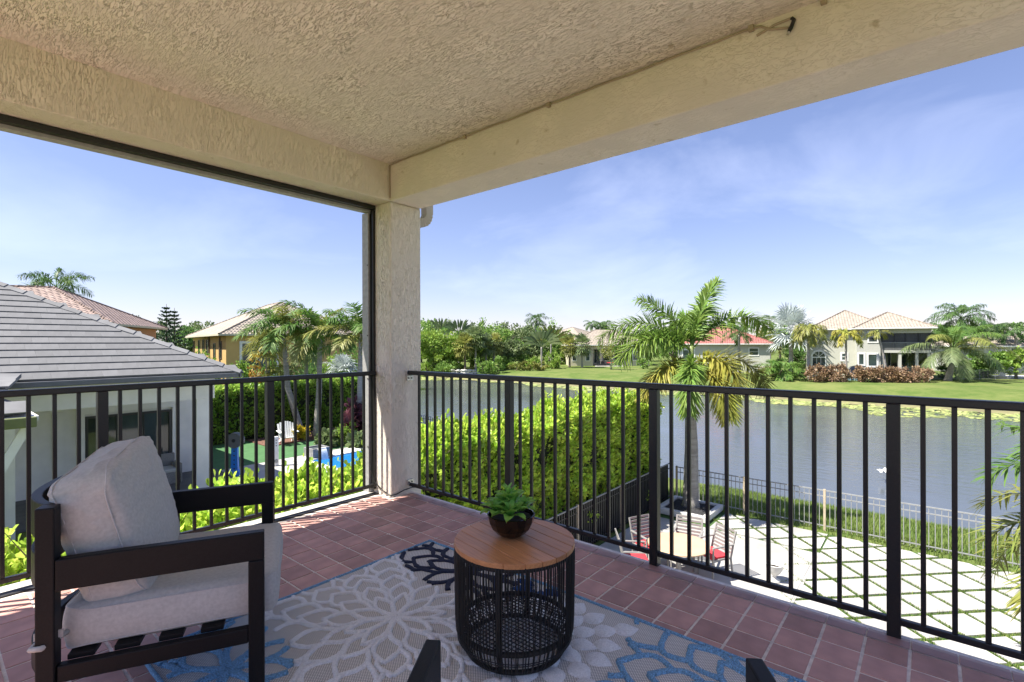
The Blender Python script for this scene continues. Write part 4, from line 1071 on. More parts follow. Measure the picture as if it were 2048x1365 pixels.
for k in range(7):
    y = -.27 + .09 * k; h = .98 - 1.4 * y * y
    MB().bar((-.22, y, .28), (-.52, y * 1.12, h), .08, .02, (1, 0, 0)).build("back_slat", m_adir, ad, world=False)
for k in range(6): MB().bar((.34 - .105 * k, -.28, .36 - .022 * k), (.34 - .105 * k, .28, .36 - .022 * k), .09, .02).build("seat_slat", m_adir, ad, world=False)
for s in (-1, 1):
    MB().box(.30, s * .29 - .02, 0, .38, s * .29 + .02, .58).build("leg", m_adir, ad, world=False); MB().bar((.38, s * .27, .35), (-.5, s * .27, .08), .02, .10).build("leg", m_adir, ad, world=False)
    MB().box(-.42, s * .33 - .07, .581, .44, s * .33 + .07, .605).build("armrest", m_adir, ad, world=False)

# ---- far houses across the lake ------------------------------------------------------------------
def wx(house, X, x0, y0, x1, y1, n=(-1, 0, 0), **k):
    a, b_ = onx(x0, y1, X), onx(x1, y0, X)
    return window(house, (X, a[1], a[2]), (X, b_[1], b_[2]), n, **k)
# two-storey house; the far houses face the balcony, so they are built in a frame turned towards it
PHI = 0.0
def turn(phi):
    """set the working frame: its x axis looks phi to the right of the photograph's centre"""
    global FRAME, PHI
    PHI = radians(phi); FRAME = Matrix.Rotation(AXF - PHI, 4, 'Z')
def cf(px_, py_, D):
    s = (px_ - 1024) / 1000; t = D / (cos(PHI) + s * sin(PHI)); return (D, t * (sin(PHI) - s * cos(PHI)), HCAM - (py_ - HY) / 1000 * t)
def yq(px_, D): return cf(px_, HY, D)[1]
turn(28); K = 1.2
def fthing(name, label, cat, D, px_, **k):
    c_ = cf(px_, HY, D); p = FRAME @ Vector((D, c_[1], G)); return thing(name, label, cat, tuple(p), AXF - PHI, **k)
def fbox(t, name, mat, x0, px0, z0, x1, px1, z1, D=None, **k):
    """box whose left and right sides are given as photo columns at depth D"""
    D = D or x0; ya, yb = sorted((yq(px0, D), yq(px1, D))); return MB().box(x0, ya, z0, x1, yb, z1).build(name, mat, t, **k)
def wf(t, D, x0, y0, x1, y1, **k): return window(t, cf(x0, y1, D), cf(x1, y0, D), (-1, 0, 0), **k)
hc = fthing("house", "two storey pale house with peach tile roof and screened balcony across the lake", "house", 79, 1745)
FD, ND, RD = 75.2, 73.6, 77.6          # main front, projecting bay, recessed wall behind the balcony
fbox(hc, "wall", m_sage, FD, 1618, -3.4, 84, 1714, 2.85); fbox(hc, "wall", m_palew, ND, 1714.5, -3.4, 84, 1761, 2.85); fbox(hc, "wall", m_sage, RD, 1761.5, -3.4, 84, 1862, 2.85)
fbox(hc, "balcony_slab", m_palew, ND + .4, 1762, .02, RD - .02, 1862, .32)
for x_ in (1766, 1800, 1834, 1858): fbox(hc, "pillar", m_palew, ND + .5, x_ - 3, -3.4, ND + .9, x_ + 3, .018)
fbox(hc, "balcony_header", m_palew, ND + .4, 1762, 2.35, ND + .8, 1862, 2.85)
for x_ in (1764, 1790, 1812, 1838, 1860): fbox(hc, "screen_post", m_frame, ND + .45, x_ - 1, .33, ND + .55, x_ + 1, 2.345)
fbox(hc, "screen", m_screen, ND + .6, 1765, 1.28, ND + .62, 1860, 2.34)
mb = MB()
for k in range(52):
    y_ = yq(1764, ND + .42) - .105 * k; mb.box(ND + .41, y_ - .02, .34, ND + .43, y_ + .02, 1.2)
mb.box(ND + .40, yq(1861, ND + .42), 1.2, ND + .44, yq(1764, ND + .42), 1.27); o_ = mb.build("balcony_railing", m_fgrey, hc); o_['kind'] = 'stuff'
ya, yb = yq(1861, ND), yq(1716, ND)
hip_roof(hc, ND, ND + abs(yb - ya) + .5, ya, yb, 3.02, .50, m_peach, .55, m_wframe); hip_roof(hc, FD, FD + 8.2, yq(1775, FD), yq(1624, FD), 3.0, .56, m_peach, .55, m_wframe)
wf(hc, ND, 1738, 667, 1754, 686, rows=2, frame=.16); wf(hc, ND, 1737, 712, 1753, 734, frame=.2)
wf(hc, FD, 1684, 710, 1693, 722, frame=.2, rows=2); wf(hc, ND, 1718, 711, 1727, 731, frame=.2)
aw = wf(hc, FD, 1625, 718, 1650, 733, frame=.12, cols=3)
c_ = cf(1637.5, 716, FD); r_ = abs(yq(1625, FD) - yq(1650, FD)) / 2
v, f = [], []; n_ = 14
for k in range(n_ + 1):
    a = pi * k / n_
    v += [(FD - .1, c_[1] + r_ * cos(a), c_[2] + r_ * sin(a)), (FD - .1, c_[1] + (r_ + .2) * cos(a), c_[2] + (r_ + .2) * sin(a)), (FD, c_[1] + (r_ + .2) * cos(a), c_[2] + (r_ + .2) * sin(a))]
for k in range(n_): f += [(3 * k, 3 * k + 1, 3 * k + 4, 3 * k + 3), (3 * k + 1, 3 * k + 2, 3 * k + 5, 3 * k + 4)]
ar = MB().add(v, f).build("arch_window", m_wframe, hc)
MB().add([(FD - .04, c_[1], c_[2])] + [(FD - .04, c_[1] + r_ * cos(pi * k / n_), c_[2] + r_ * sin(pi * k / n_)) for k in range(n_ + 1)], [(0, k + 1, k + 2) for k in range(n_)]).build("pane", m_glass, ar)
for k in range(1, 4):
    a = pi * k / 4; MB().bar((FD - .07, c_[1], c_[2]), (FD - .07, c_[1] + r_ * cos(a), c_[2] + r_ * sin(a)), .06, .05).build("mullion", m_wframe, ar)
for q in ((1769, 1794), (1800, 1832)): window(hc, cf(q[0], 736, RD), cf(q[1], 703, RD), (-1, 0, 0), frame=.12, cols=2, name="sliding_door")
window(hc, cf(1770, 686, RD), cf(1850, 664, RD), (-1, 0, 0), frame=.1, cols=4, name="sliding_door")
# red-roofed house
turn(22)
hb = fthing("house", "single storey pale house with bright red tile roof across the lake", "house", 84, 1450)
fbox(hb, "wall", m_palew, 82, 1356, -3.4, 94, 1540, .98)
hip_roof(hb, 82, 94, yq(1540, 82), yq(1356, 82), 1.15, .42, m_redt, .6, m_wframe)
wf(hb, 82, 1499, 699, 1516, 712, frame=.14, rows=2); wf(hb, 82, 1366, 702, 1388, 730, frame=.15, cols=2)
# cream house
turn(0)
ha = fthing("house", "single storey cream house with pale tile roof and furnished patio behind two fan palms", "house", 104, 1215)
fbox(ha, "wall", m_cream, 98, 1138, -3.6, 110, 1186, .75); fbox(ha, "wall", m_cream, 98, 1244, -3.6, 110, 1300, .75); fbox(ha, "wall", m_cream, 101, 1186.3, -3.6, 110, 1243.7, .75, 98)
fbox(ha, "patio_header", m_cream, 98.02, 1186.3, .1, 98.4, 1243.7, .75); fbox(ha, "pillar", m_cream, 98.02, 1200, -3.6, 98.4, 1204, .098)
hip_roof(ha, 98, 110, -(1300 - 1024) * .098, -(1138 - 1024) * .098, .92, .46, m_peach, .7, m_wframe)
for q in ((1145, 1152), (1172, 1179)): wf(ha, 98, q[0], 704, q[1], 722, rows=2, frame=.12)
wf(ha, 98, 1266, 705, 1286, 721, cols=2, rows=2, frame=.14)
window(ha, cf(1188, 727, 101), cf(1199, 700, 101), (-1, 0, 0), frame=.1, cols=2, name="sliding_door"); window(ha, cf(1206, 722, 101), cf(1226, 697, 101), (-1, 0, 0), frame=.1, name="window"); window(ha, cf(1229, 727, 101), cf(1240, 697, 101), (-1, 0, 0), frame=.1, name="sliding_door")
FRAME = Matrix.Identity(4)
def gp(px_, D, z=-3.19): p = atd(px_, HY, D); return (p[0], p[1], z)
pq = [gp(1190, 95), gp(1246, 95), gp(1246, 100.9), gp(1190, 100.9)]
struct(MB().prism([(p[0], p[1]) for p in pq], -3.3, -3.17).build("pavement", m_pav))
for k, px_ in enumerate((1197, 1207, 1235)):
    t = thing("patio_chair", ("dark patio chair nearest the door of the cream house", "dark patio chair in the middle of the cream house patio", "dark patio chair at the right of the cream house patio")[k], "chair", gp(px_, 96.5, -3.169), AXF + pi + .4 * k, "far patio chairs")
    MB().box(-.35, -.38, .1, .35, .38, .45).build("seat", m_frame, t, world=False); MB().box(-.35, -.38, .451, -.22, .38, .95).build("backrest", m_frame, t, world=False)
t = thing("patio_table", "low red topped table on the patio of the cream house", "table", gp(1221, 96.5, -3.169))
MB().box(-.5, -.55, .6, .5, .55, .7).build("table_top", m_red, t, world=False); MB().box(-.1, -.1, 0, .1, .1, .6).build("leg", m_frame, t, world=False)
# roof behind and one at far right, left-window houses
h2 = thing("house", "far pale roofed house showing above the two fan palms", "house", (125, 78, G))
q = atd(1145, 672, 150); MB().box(q[0] - 6, q[1] - 6, -3.4, q[0] + 6, q[1] + 6, 3.2).build("wall", m_cream, h2); hip_roof(h2, q[0] - 6, q[0] + 6, q[1] - 6, q[1] + 6, 3.4, .4, m_peach, .6)
turn(0)
hd2 = fthing("house", "low tan roofed house partly hidden by palms at the right edge across the lake", "house", 74, 2030)
fbox(hd2, "wall", m_palew, 70, 1968, -3.4, 80, 2120, .55); fbox(hd2, "wall", m_stg, 69, 2001, -3.4, 69.98, 2016, .2)
hip_roof(hd2, 70, 80, -(2120 - 1024) * .07, -(1968 - 1024) * .07, .72, .34, m_peach, .6, m_wframe); wf(hd2, 70, 2022, 700, 2040, 720, cols=2, frame=.15)
t = fthing("white_wall", "white slatted garden screen between bushes at the right edge across the lake", "screen", 62, 2004)
fbox(t, "panel", m_white, 62, 1998, -3.3, 62.1, 2011, -1.0)
for k in range(5): fbox(t, "slat", m_white, 61.92, 1998.5 + 2.5 * k, -3.25, 61.99, 2000 + 2.5 * k, -1.05)
struct(MB().box(60.5, -(2110 - 1024) * .062, -3.25, 63.5, -(1990 - 1024) * .062, -2.95).build("pool_kerb", m_cop)).matrix_world = FRAME
FRAME = Matrix.Identity(4)

def rothouse(corner, ang, wl, wr):
    """box house given its nearest corner, left wall running at angle ang, right wall at ang-90; returns transform local->world"""
    c, s = cos(ang), sin(ang)
    return lambda p: (corner[0] + c * p[0] + s * p[1], corner[1] + s * p[0] - c * p[1], p[2])
# local x runs along the left wall, local y along the right wall
def rot_box_house(t, T, wl, wr, zt, wallm, roofm, slope, ov=.6):
    v = [T(p) for p in ((0, 0, -3.4), (wl, 0, -3.4), (wl, wr, -3.4), (0, wr, -3.4), (0, 0, zt), (wl, 0, zt), (wl, wr, zt), (0, wr, zt))]
    MB().add(v, [(3, 2, 1, 0), (4, 5, 6, 7), (0, 1, 5, 4), (1, 2, 6, 5), (2, 3, 7, 6), (3, 0, 4, 7)]).build("wall", wallm, t)
    return hip_roof(t, 0, wl, 0, wr, zt + .16, slope, roofm, ov, m_cream, rot=T)
def two_dirs(pc_, dc, pl_, dl):
    a = atd(*pc_, dc); b_ = atd(*pl_, dl); return a, math.atan2(b_[1] - a[1], b_[0] - a[0]), math.hypot(b_[0] - a[0], b_[1] - a[1])
a, an, wl = two_dirs((452, 667), 45, (386, 672), 59)
hy = thing("house", "yellow two storey house with pale peach tile roof beyond the left garden hedge", "house", (a[0], a[1], G))
T = rothouse(a, an, wl, 12); rot_box_house(hy, T, wl, 13, 2.05, m_yel, m_peach, .50, .7)
nl = Vector(T((0, -1, 0))) - Vector(T((0, 0, 0))); nr = Vector(T((-1, 0, 0))) - Vector(T((0, 0, 0)))
for k, (u0, u1, z0, z1) in enumerate(((.10, .16, .0, 1.5), (.26, .31, .0, 1.3), (.47, .52, .3, 1.7), (.60, .64, .7, 1.7), (.74, .79, .1, 1.7), (.93, .97, .3, 1.6))):
    window(hy, T((u0 * wl, 0, z0)), T((u1 * wl, 0, z1)), nl, frame=.08, fm=m_shut)
window(hy, T((0, 1.3, -1.5)), T((0, 4.2, 1.35)), nr, frame=.22, cols=2)
for u in (.13, .42): MB().bar(T((u * wl, -.08, -3)), T((u * wl, -.08, 2)), .1, .1).build("downpipe", m_shut, hy)
a, an, wl = two_dirs((211, 645), 36, (100, 640), 50)
hbr = thing("house", "terracotta walled house with brown pink tile roof behind the grey roof", "house", (a[0], a[1], G))
b_ = atd(312, 652, 46); an2 = math.atan2(b_[1] - a[1], b_[0] - a[0]); wr = math.hypot(b_[0] - a[0], b_[1] - a[1])
T = rothouse(a, an2 + pi / 2, 14, wr); rot_box_house(hbr, T, 15, wr, 2.65, m_terra, m_pinkt, .50, .7)
nr = Vector(T((-1, 0, 0))) - Vector(T((0, 0, 0)))
window(hbr, T((0, wr * .40, 1.1)), T((0, wr * .58, 2.2)), nr, frame=.2, rows=2)
t = thing("house", "small distant pale roofed house glimpsed between palms left of the column", "house", (0, 0, 0)); q = atd(712, 700, 60); t.location = (q[0], q[1], G)
MB().box(q[0] - 4, q[1] - 4, -3.4, q[0] + 4, q[1] + 4, .3).build("wall", m_palew, t); hip_roof(t, q[0] - 4, q[0] + 4, q[1] - 4, q[1] + 4, .5, .4, m_peach, .5)
# far fence, grey dome
def g2(px_, D): p = atd(px_, HY, D); return (p[0], p[1])
fence("picket_fence", "grey metal picket fence behind the coconut palm across the lake", g2(1862, 59.6), g2(2110, 59.6), -3.2, -2.05, .16, m_fgrey, m_fgrey, 12, m_fgrey, group="far bank fences", mids=False)
fence("picket_fence", "dark short metal fence left of the red leaved hedge across the lake", g2(1572, 60), g2(1622, 60), -3.2, -2.05, .16, m_fblk, m_fblk, 12, m_fblk, group="far bank fences", mids=False)
p_ = g2(1711, 59.3)
t = thing("spa_cover", "grey domed cover over a pale blue tub between the red hedges", "cover", (p_[0], p_[1], -3.2))
MB().lathe([(0, 1.75), (.5, 1.62), (.85, 1.3), (1.0, .8), (1.0, .78)], 18).build("dome", m_gutter, t, world=False, smooth=True); MB().lathe([(0, 0), (.9, 0), (.95, .78), (0, .78)], 18).build("tub", M("pale_blue_tub", (.25, .42, .5), .4), t, world=False)
# second roof corner above the porch
wg2 = thing("porch_roof", "small grey tiled roof corner lapping the big roof at the left picture edge", "roof", (0, 15.5, .3))
A_ = [(1.60, 16.25, .64), (1.22, 15.0, .38), (-2, 15.0, .38), (-2, 16.25, .85)]
MB().add(A_ + [(x, y, z - .09) for x, y, z in A_], [(3, 2, 1, 0), (0, 1, 5, 4), (1, 2, 6, 5), (4, 5, 6, 7)]).build("deck", m_gtile, wg2)
for k in range(6): MB().bar((1.12 - .34 * k, 14.98, .42), (1.28 - .34 * k, 15.5, .53), .33, .03).build("roof_tile", m_gtile, wg2)
# ================================================================== PLANTS
def LM(name, a, b_, isl=.3, tr=.32, rough=.5, sc_=.5): return M(name, a, rough, .3, sc_, island=isl, trans=tr, col2=b_, ramp=(.3, .7), spec=.35)
m_palm = LM("palm_leaflets", (.075, .17, .03), (.17, .27, .055))
m_palmd = LM("dark_palm_leaflets", (.06, .13, .04), (.13, .21, .06))
m_palmy = LM("yellowing_palm_leaflets", (.24, .31, .05), (.44, .38, .08))
m_palmg = LM("grey_green_palm_leaflets", (.12, .18, .07), (.23, .28, .12))
m_palmo = LM("olive_palm_leaflets", (.18, .22, .05), (.32, .31, .08))
m_silver = LM("silver_fan_leaves", (.38, .43, .41), (.55, .59, .57), .2, .12)
m_lime = LM("lime_leaves", (.18, .31, .045), (.32, .44, .08))
m_mid = LM("mid_green_leaves", (0.143, 0.273, 0.052), (0.273, 0.403, 0.091))
m_deep = LM("deep_green_leaves", (0.077, 0.168, 0.042), (0.168, 0.280, 0.070))
m_fars = LM("far_tree_leaves", (0.117, 0.182, 0.072), (0.221, 0.273, 0.117))
m_red = LM("red_bronze_leaves", (.20, .125, .06), (.38, .26, .17), .5, .2)
m_mag = LM("magenta_leaves", (.07, .02, .03), (.20, .075, .09), .4, .3)
m_gold = LM("golden_leaves", (.45, .36, .02), (.60, .50, .05), .3, .3)
m_orange = LM("orange_leaves", (.40, .22, .04), (.35, .32, .06), .3, .3)
m_trunk = M("palm_trunk", (.30, .28, .25), .9, .25, 3, .6, 14, .02, mapping=(1, 1, 7))
m_trunkd = M("dark_palm_trunk", (.16, .125, .095), .9, .3, 3, .6, 14, .02, mapping=(1, 1, 5))
m_shaft = M("palm_crownshaft", (.22, .27, .09), .5, .2, 4)
m_bark = M("grey_bark", (.17, .145, .12), .95, .3, 4, .7, 20, .02)
m_dead = LM("dead_fronds", (.22, .16, .10), (.32, .25, .16), .3, .1)

def frond(seed, L_, e0, bend, n=44, ll=.55, lw=.035, hang=.35, plum=.25, twist=0., stem=.22, vee=.35):
    """one feather frond growing from the origin along +X, e0 = start elevation, bend = total downward turn"""
    r = np.random.default_rng(seed); S = 14
    pts, tg = [np.zeros(3)], []
    el = e0; yaw = 0
    for i in range(S):
        u = (i + .5) / S; e = e0 - bend * u ** 1.4; yaw += twist / S
        d = np.array([cos(e) * cos(yaw), cos(e) * sin(yaw), sin(e)]); tg.append(d); pts.append(pts[-1] + d * L_ / S)
    tg.append(tg[-1]); pts = np.array(pts); tg = np.array(tg)
    V, F = [], []
    # rachis
    for i in range(S + 1):
        w = .022 * L_ * .5 * (1 - .85 * i / S) + .004; s = np.cross(tg[i], (0, 0, 1)); s /= max(1e-6, np.linalg.norm(s)); nn = np.cross(s, tg[i])
        V += [pts[i] - s * w, pts[i] + nn * w * .8, pts[i] + s * w]
    for i in range(S):
        for k in range(2): F.append((i * 3 + k, i * 3 + k + 1, i * 3 + 4 + k, i * 3 + 3 + k))
    for k in range(n):
        u = stem + (1 - stem) * (k + .5) / n
        x = u * S; i = min(int(x), S - 1); fr = x - i; p = pts[i] * (1 - fr) + pts[i + 1] * fr; d = tg[i] * (1 - fr) + tg[i + 1] * fr
        s = np.cross(d, (0, 0, 1)); s /= max(1e-6, np.linalg.norm(s)); nn = np.cross(s, d)
        prof = (.35 + .65 * sin(pi * min(1, (u - stem) / (1 - stem) * .86 + .12)) ** .7)
        for sg in (-1, 1):
            l = ll * prof * r.uniform(.82, 1.12); roll = vee + r.uniform(-plum, plum) * 3
            fwd = .55 + .35 * u + r.uniform(-.12, .12)
            q = d * fwd + (s * sg * cos(roll) + nn * sin(roll)) * 1.0; q /= np.linalg.norm(q)
            wv = np.cross(q, nn if abs(np.dot(q, nn)) < .9 else s); wv /= np.linalg.norm(wv); w = lw * r.uniform(.8, 1.2)
            m = p + q * l * .5; e = p + q * l + np.array([0, 0, -1]) * l * hang * r.uniform(.6, 1.3); m = m + np.array([0, 0, -1]) * l * hang * .16
            b0 = len(V); V += [p - wv * w * .3, p + wv * w * .3, m - wv * w * .5, m + wv * w * .5, e - wv * w * .08, e + wv * w * .08]
            F += [(b0, b0 + 1, b0 + 3, b0 + 2), (b0 + 2, b0 + 3, b0 + 5, b0 + 4)]
    return np.array(V), np.array(F)
def rotz(V, a): c, s = cos(a), sin(a); return V @ np.array([[c, s, 0], [-s, c, 0], [0, 0, 1]])
def merge(parts):
    Vs, Fs, o = [], [], 0
    for V, F in parts: Vs.append(V); Fs.append(F + o); o += len(V)
    return np.concatenate(Vs), np.concatenate(Fs)
def fan(seed, R, n=15, lw=.12, petiole=.5, droop=.35, spread=4.4, e0=.4):
    """fan leaf: petiole along +X then radiating stiff segments"""
    r = np.random.default_rng(seed); V, F = [], []
    d = np.array([cos(e0), 0, sin(e0)]); c = d * petiole; up = np.array([-sin(e0), 0, cos(e0)]); s = np.array([0, 1, 0])
    w = .025; V += [-s * w, s * w, c - s * w, c + s * w]; F.append((0, 1, 3, 2))
    for k in range(n):
        a = -spread / 2 + spread * k / (n - 1); q = d * cos(a) + s * sin(a) + up * (.25 + r.uniform(-.05, .05)); q /= np.linalg.norm(q); l = R * (.8 + .2 * cos(a)) * r.uniform(.9, 1.08)
        wv = np.cross(q, up); wv /= max(1e-6, np.linalg.norm(wv)); m = c + q * l * .6; e = c + q * l + np.array([0, 0, -1]) * l * droop * r.uniform(.5, 1.3); b0 = len(V)
        V += [c - wv * .01, c + wv * .01, m - wv * lw / 2, m + wv * lw / 2, e - wv * .01, e + wv * .01]; F += [(b0, b0 + 1, b0 + 3, b0 + 2), (b0 + 2, b0 + 3, b0 + 5, b0 + 4)]
    return np.array(V), np.array(F)
def crown_feather(seed, nf, L_, ehi=1.25, elo=-.3, bend=1.6, **k):
    r = np.random.default_rng(seed); P_ = []
    for i in range(nf):
        t = (i + .5) / nf; e = ehi + (elo - ehi) * t; a = i * 2.39996 + r.uniform(-.2, .2)
        V, F = frond(seed * 50 + i, L_ * r.uniform(.85, 1.1) * (.85 + .25 * sin(pi * t)), e, bend * r.uniform(.75, 1.2) * (.7 + .5 * (1 - t)), **k); P_.append((rotz(V, a), F))
    return merge(P_)
def crown_fan(seed, nf, R, petiole, ehi=1.4, elo=-.9, **k):
    r = np.random.default_rng(seed); P_ = []
    for i in range(nf):
        e = ehi + (elo - ehi) * (i + .5) / nf; V, F = fan(seed * 50 + i, R * r.uniform(.85, 1.1), petiole=petiole * r.uniform(.8, 1.15), e0=e, **k); P_.append((rotz(V, i * 2.39996 + r.uniform(-.3, .3)), F))
    return merge(P_)
def blob_leaves(seed, blobs, n, size, w=.6, up=.3, fill=.45):
    """leaves spread through a set of ellipsoids (cx,cy,cz,rx,ry,rz), denser towards the skin, with gaps between clumps"""
    r = np.random.default_rng(seed); wt = np.array([b[3] * b[4] + b[4] * b[5] for b in blobs]); wt /= wt.sum(); P_, Nn = [], []
    for b, m in zip(blobs, (wt * n).astype(int)):
        nc = max(6, m // 60); cd = r.normal(0, 1, (nc, 3)); cd /= np.linalg.norm(cd, axis=1)[:, None]; cr = r.uniform(fill, 1.05, nc)
        ci = r.integers(0, nc, m); q = cd[ci] * cr[ci][:, None] + r.normal(0, .15, (m, 3))
        P_.append(np.array(b[:3]) + q * np.array(b[3:6])); Nn.append(q / np.maximum(1e-6, np.linalg.norm(q, axis=1))[:, None])
    return leafset(np.concatenate(P_), np.concatenate(Nn), size, w, seed, up=up)
def trunk_mb(pts, r0, r1, n=9, rings=0):
    pts = [Vector(p) for p in pts]; k = 12; P_ = []; R_ = []
    for i in range(k + 1):
        u = i / k * (len(pts) - 1); a = min(int(u), len(pts) - 2); f_ = u - a; P_.append(pts[a].lerp(pts[a + 1], f_)); R_.append((r0 + (r1 - r0) * i / k) * (1.35 if i == 0 else 1))
    return MB().tube(P_, R_, n)

m_hero = LM("fresh_palm_leaflets", (.115, .22, .035), (.25, .35, .07), .35, .35)
# ---- cached crown meshes
CR = {}
def dX(px_, X): return X / (cos(AXF) + (px_ - 1024) / 1000 * sin(AXF))
def mesh_of(key, fn, mat):
    if key not in CR:
        V, F = fn(); me = npmesh("crown", V, F); me.materials.append(mat); CR[key] = me
    return CR[key]
def base_at(px_, d, z=None):
    p = atd(px_, HY, d); return p[0], p[1], (terr(p[0], p[1]) if z is None else z)
def zpix(y, d): return HCAM + (HY - y) / 1000 * d
def palm(name, label, px_, d, ytop, crown, mat, rt=.14, lean=(0, 0), group=None, rz=0, sc_=1, zb=None, trunkm=None, extra=0, cat="palm tree"):
    """palm whose crown centre shows at height ytop in the photograph, d metres away"""
    x, y, z0 = base_at(px_, d, zb); zt = zpix(ytop, d)
    t = thing(name, label, cat, (x, y, z0), 0, group)
    tb = trunk_mb([(0, 0, -.1), (lean[0] * .35, lean[1] * .35, (zt - z0) * .5), (lean[0], lean[1], zt - z0)], rt, rt * .72); tb.build("trunk", trunkm or m_trunk, t, world=False, smooth=True)
    o = inst("crown", crown, t, (lean[0], lean[1], zt - z0), (0, 0, rz), (sc_,) * 3)
    return t

# ---- the tall palm on the patio, every frond its own part
hx, hy_, hd0 = 14.12 - .0, 5.17, 14.15
hp = thing("palm_tree", "tall palm with arching green and yellowing fronds rising from the black gravel planter", "palm tree", (13.45, 4.98, G))
def hpt(px_, py_): p = onx(px_, py_, 13.45); return Vector((p[0] - 13.45, p[1] - 4.98, p[2] - G))
hb_ = hpt(1380, 1010); kn = hpt(1380, 770); tp = hpt(1383, 700)
trunk_mb([(0, 0, -.05), (.02, -.02, kn.z * .5), (0, kn.y, kn.z - .35)], .215, .125, 14).build("trunk", m_trunk, hp, world=False, smooth=True)
MB().tube([(0, kn.y, kn.z - .4), (0, kn.y, kn.z - .1), (0, kn.y, kn.z + .5), (0, tp.y, tp.z + .1)], [.115, .125, .095, .05], 12).build("crownshaft", m_shaft, hp, world=False, smooth=True)
# (direction in the photo plane: right +, away +), start elevation, bend, length, colour
HF = [(.35, .15, 1.36, .75, 2.05, m_hero), (-.75, .35, 1.18, .95, 1.95, m_hero), (-1, -.1, .85, 1.75, 2.55, m_hero), (-.95, -.45, .55, 1.6, 2.2, m_hero), (-.8, -.6, .15, 1.35, 1.8, m_palmy),
      (1, .1, .95, 1.7, 2.55, m_hero), (.95, -.25, .42, 1.9, 2.1, m_palmo), (.35, -1, .5, 2.4, 1.9, m_palmy), (.15, -1, -.1, 1.4, 1.9, m_palmy), (.3, 1, .95, 1.4, 2.2, m_hero), (-.5, 1, .6, 1.6, 2.2, m_hero), (-1, .5, .75, 1.7, 2.2, m_hero), (.6, .6, 1.1, 1.2, 2.0, m_hero), (-.3, -1, .3, 2.2, 2.1, m_hero)]
for i, (a, b_, e, bd, l, mt) in enumerate(HF):
    V, F = frond(900 + i, l * 1.13, e, bd, n=140, ll=.54, lw=.046, hang=.30, plum=.42, stem=.14, vee=.32, twist=.25 * (1 if a > 0 else -1))
    wd_ = RT * a + FW * b_; V = rotz(V, math.atan2(wd_[1], wd_[0]))
    drop = 0 if e > .5 else -.35
    o = mkobj("frond", npmesh("frond", V, F), mt, hp, world=False); o.location = (0, tp.y, tp.z - .06 + drop)
V, F = frond(950, 1.2, 1.5, .35, n=10, ll=.18, lw=.03, hang=.1, plum=.1, stem=.1); mkobj("spear", npmesh("spear", V, F), m_palm, hp, world=False).location = (0, tp.y, tp.z)

# palm tufts leaning in at the right edge
x, y, z0 = 14.0 - 3.9, -1.9 + .55, G
V, F = crown_feather(61, 16, 1.5, 1.2, -.5, 1.7, n=40, ll=.42, lw=.04, hang=.4)
me = npmesh("crown", V, F); me.materials.append(m_palmo)
p = onx(2215, 1015, 9.6)
t = thing("palm_tree", "low feathery palm reaching into the picture at the right edge beside the fence", "palm tree", (p[0], p[1], G)); trunk_mb([(0, 0, 0), (0, 0, p[2] - G - .4)], .1, .08).build("trunk", m_trunk, t, world=False, smooth=True); inst("crown", me, t, (0, 0, p[2] - G - .45)); 
V, F = crown_feather(62, 9, 1.15, 1.3, .2, 1.5, n=36, ll=.36, lw=.035, hang=.4); me = npmesh("crown", V, F); me.materials.append(m_palm); inst("upper_crown", me, t, (.0, .1, p[2] - G + .35))

# ---- left garden -------------------------------------------------------------------------------
wind = dict(n=44, ll=.62, lw=.06, hang=.32, plum=.22, stem=.18, vee=.12)
for k, (pxb, pxt, yt, d, sd_, lb) in enumerate(((604, 566, 662, 24.5, 71, "leaning palm with wind swept crown nearest the yellow house"), (632, 640, 668, 24.0, 72, "upright palm with full crown between the other two garden palms"),
                                              (712, 722, 668, 23.0, 73, "palm with slender trunk half hidden by the column frame"))):
    x, y, z0 = base_at(pxb, d, -3.2); q = atd(pxt, yt, d); dz = q[2] - z0
    t = thing("palm_tree", lb, "palm tree", (x, y, z0), 0, "palms along the far garden hedge")
    L1 = Vector((q[0] - x, q[1] - y, dz))
    trunk_mb([(0, 0, 0), (L1.x * .75, L1.y * .75, dz * .45), (L1.x, L1.y, dz)], .17, .10, 10).build("trunk", m_trunk, t, world=False, smooth=True)
    r_ = np.random.default_rng(sd_)
    for i in range(17):
        e = 1.35 - 1.5 * (i + .5) / 17; V, F = frond(sd_ * 40 + i, 2.15 * r_.uniform(.85, 1.1), e, 1.5 * r_.uniform(.8, 1.2) * (.75 + .3 * (1 - i / 17)), **wind); V = rotz(V, i * 2.39996 + sd_)
        V[:, :2] += np.outer(np.maximum(0, np.linalg.norm(V, axis=1) - .4) ** 1.5 * .07, -RT[:2])      # the breeze pushes the tips left
        o = mkobj("frond", npmesh("frond", V, F), (m_palm, m_palmo, m_palm)[i % 3], t, world=False); o.location = L1
h2_, _, _ = hedge("hedge", "dark green hedge at the back of the neighbouring garden behind the three palms", 5.5, 17.5, 24.6, 26.2, G, lambda x: -.75 + .25 * MN.noise(Vector((x * .6, 5, 0))), 24000, .15, 21, m_hleaf2, .2, zmin=-3.2)
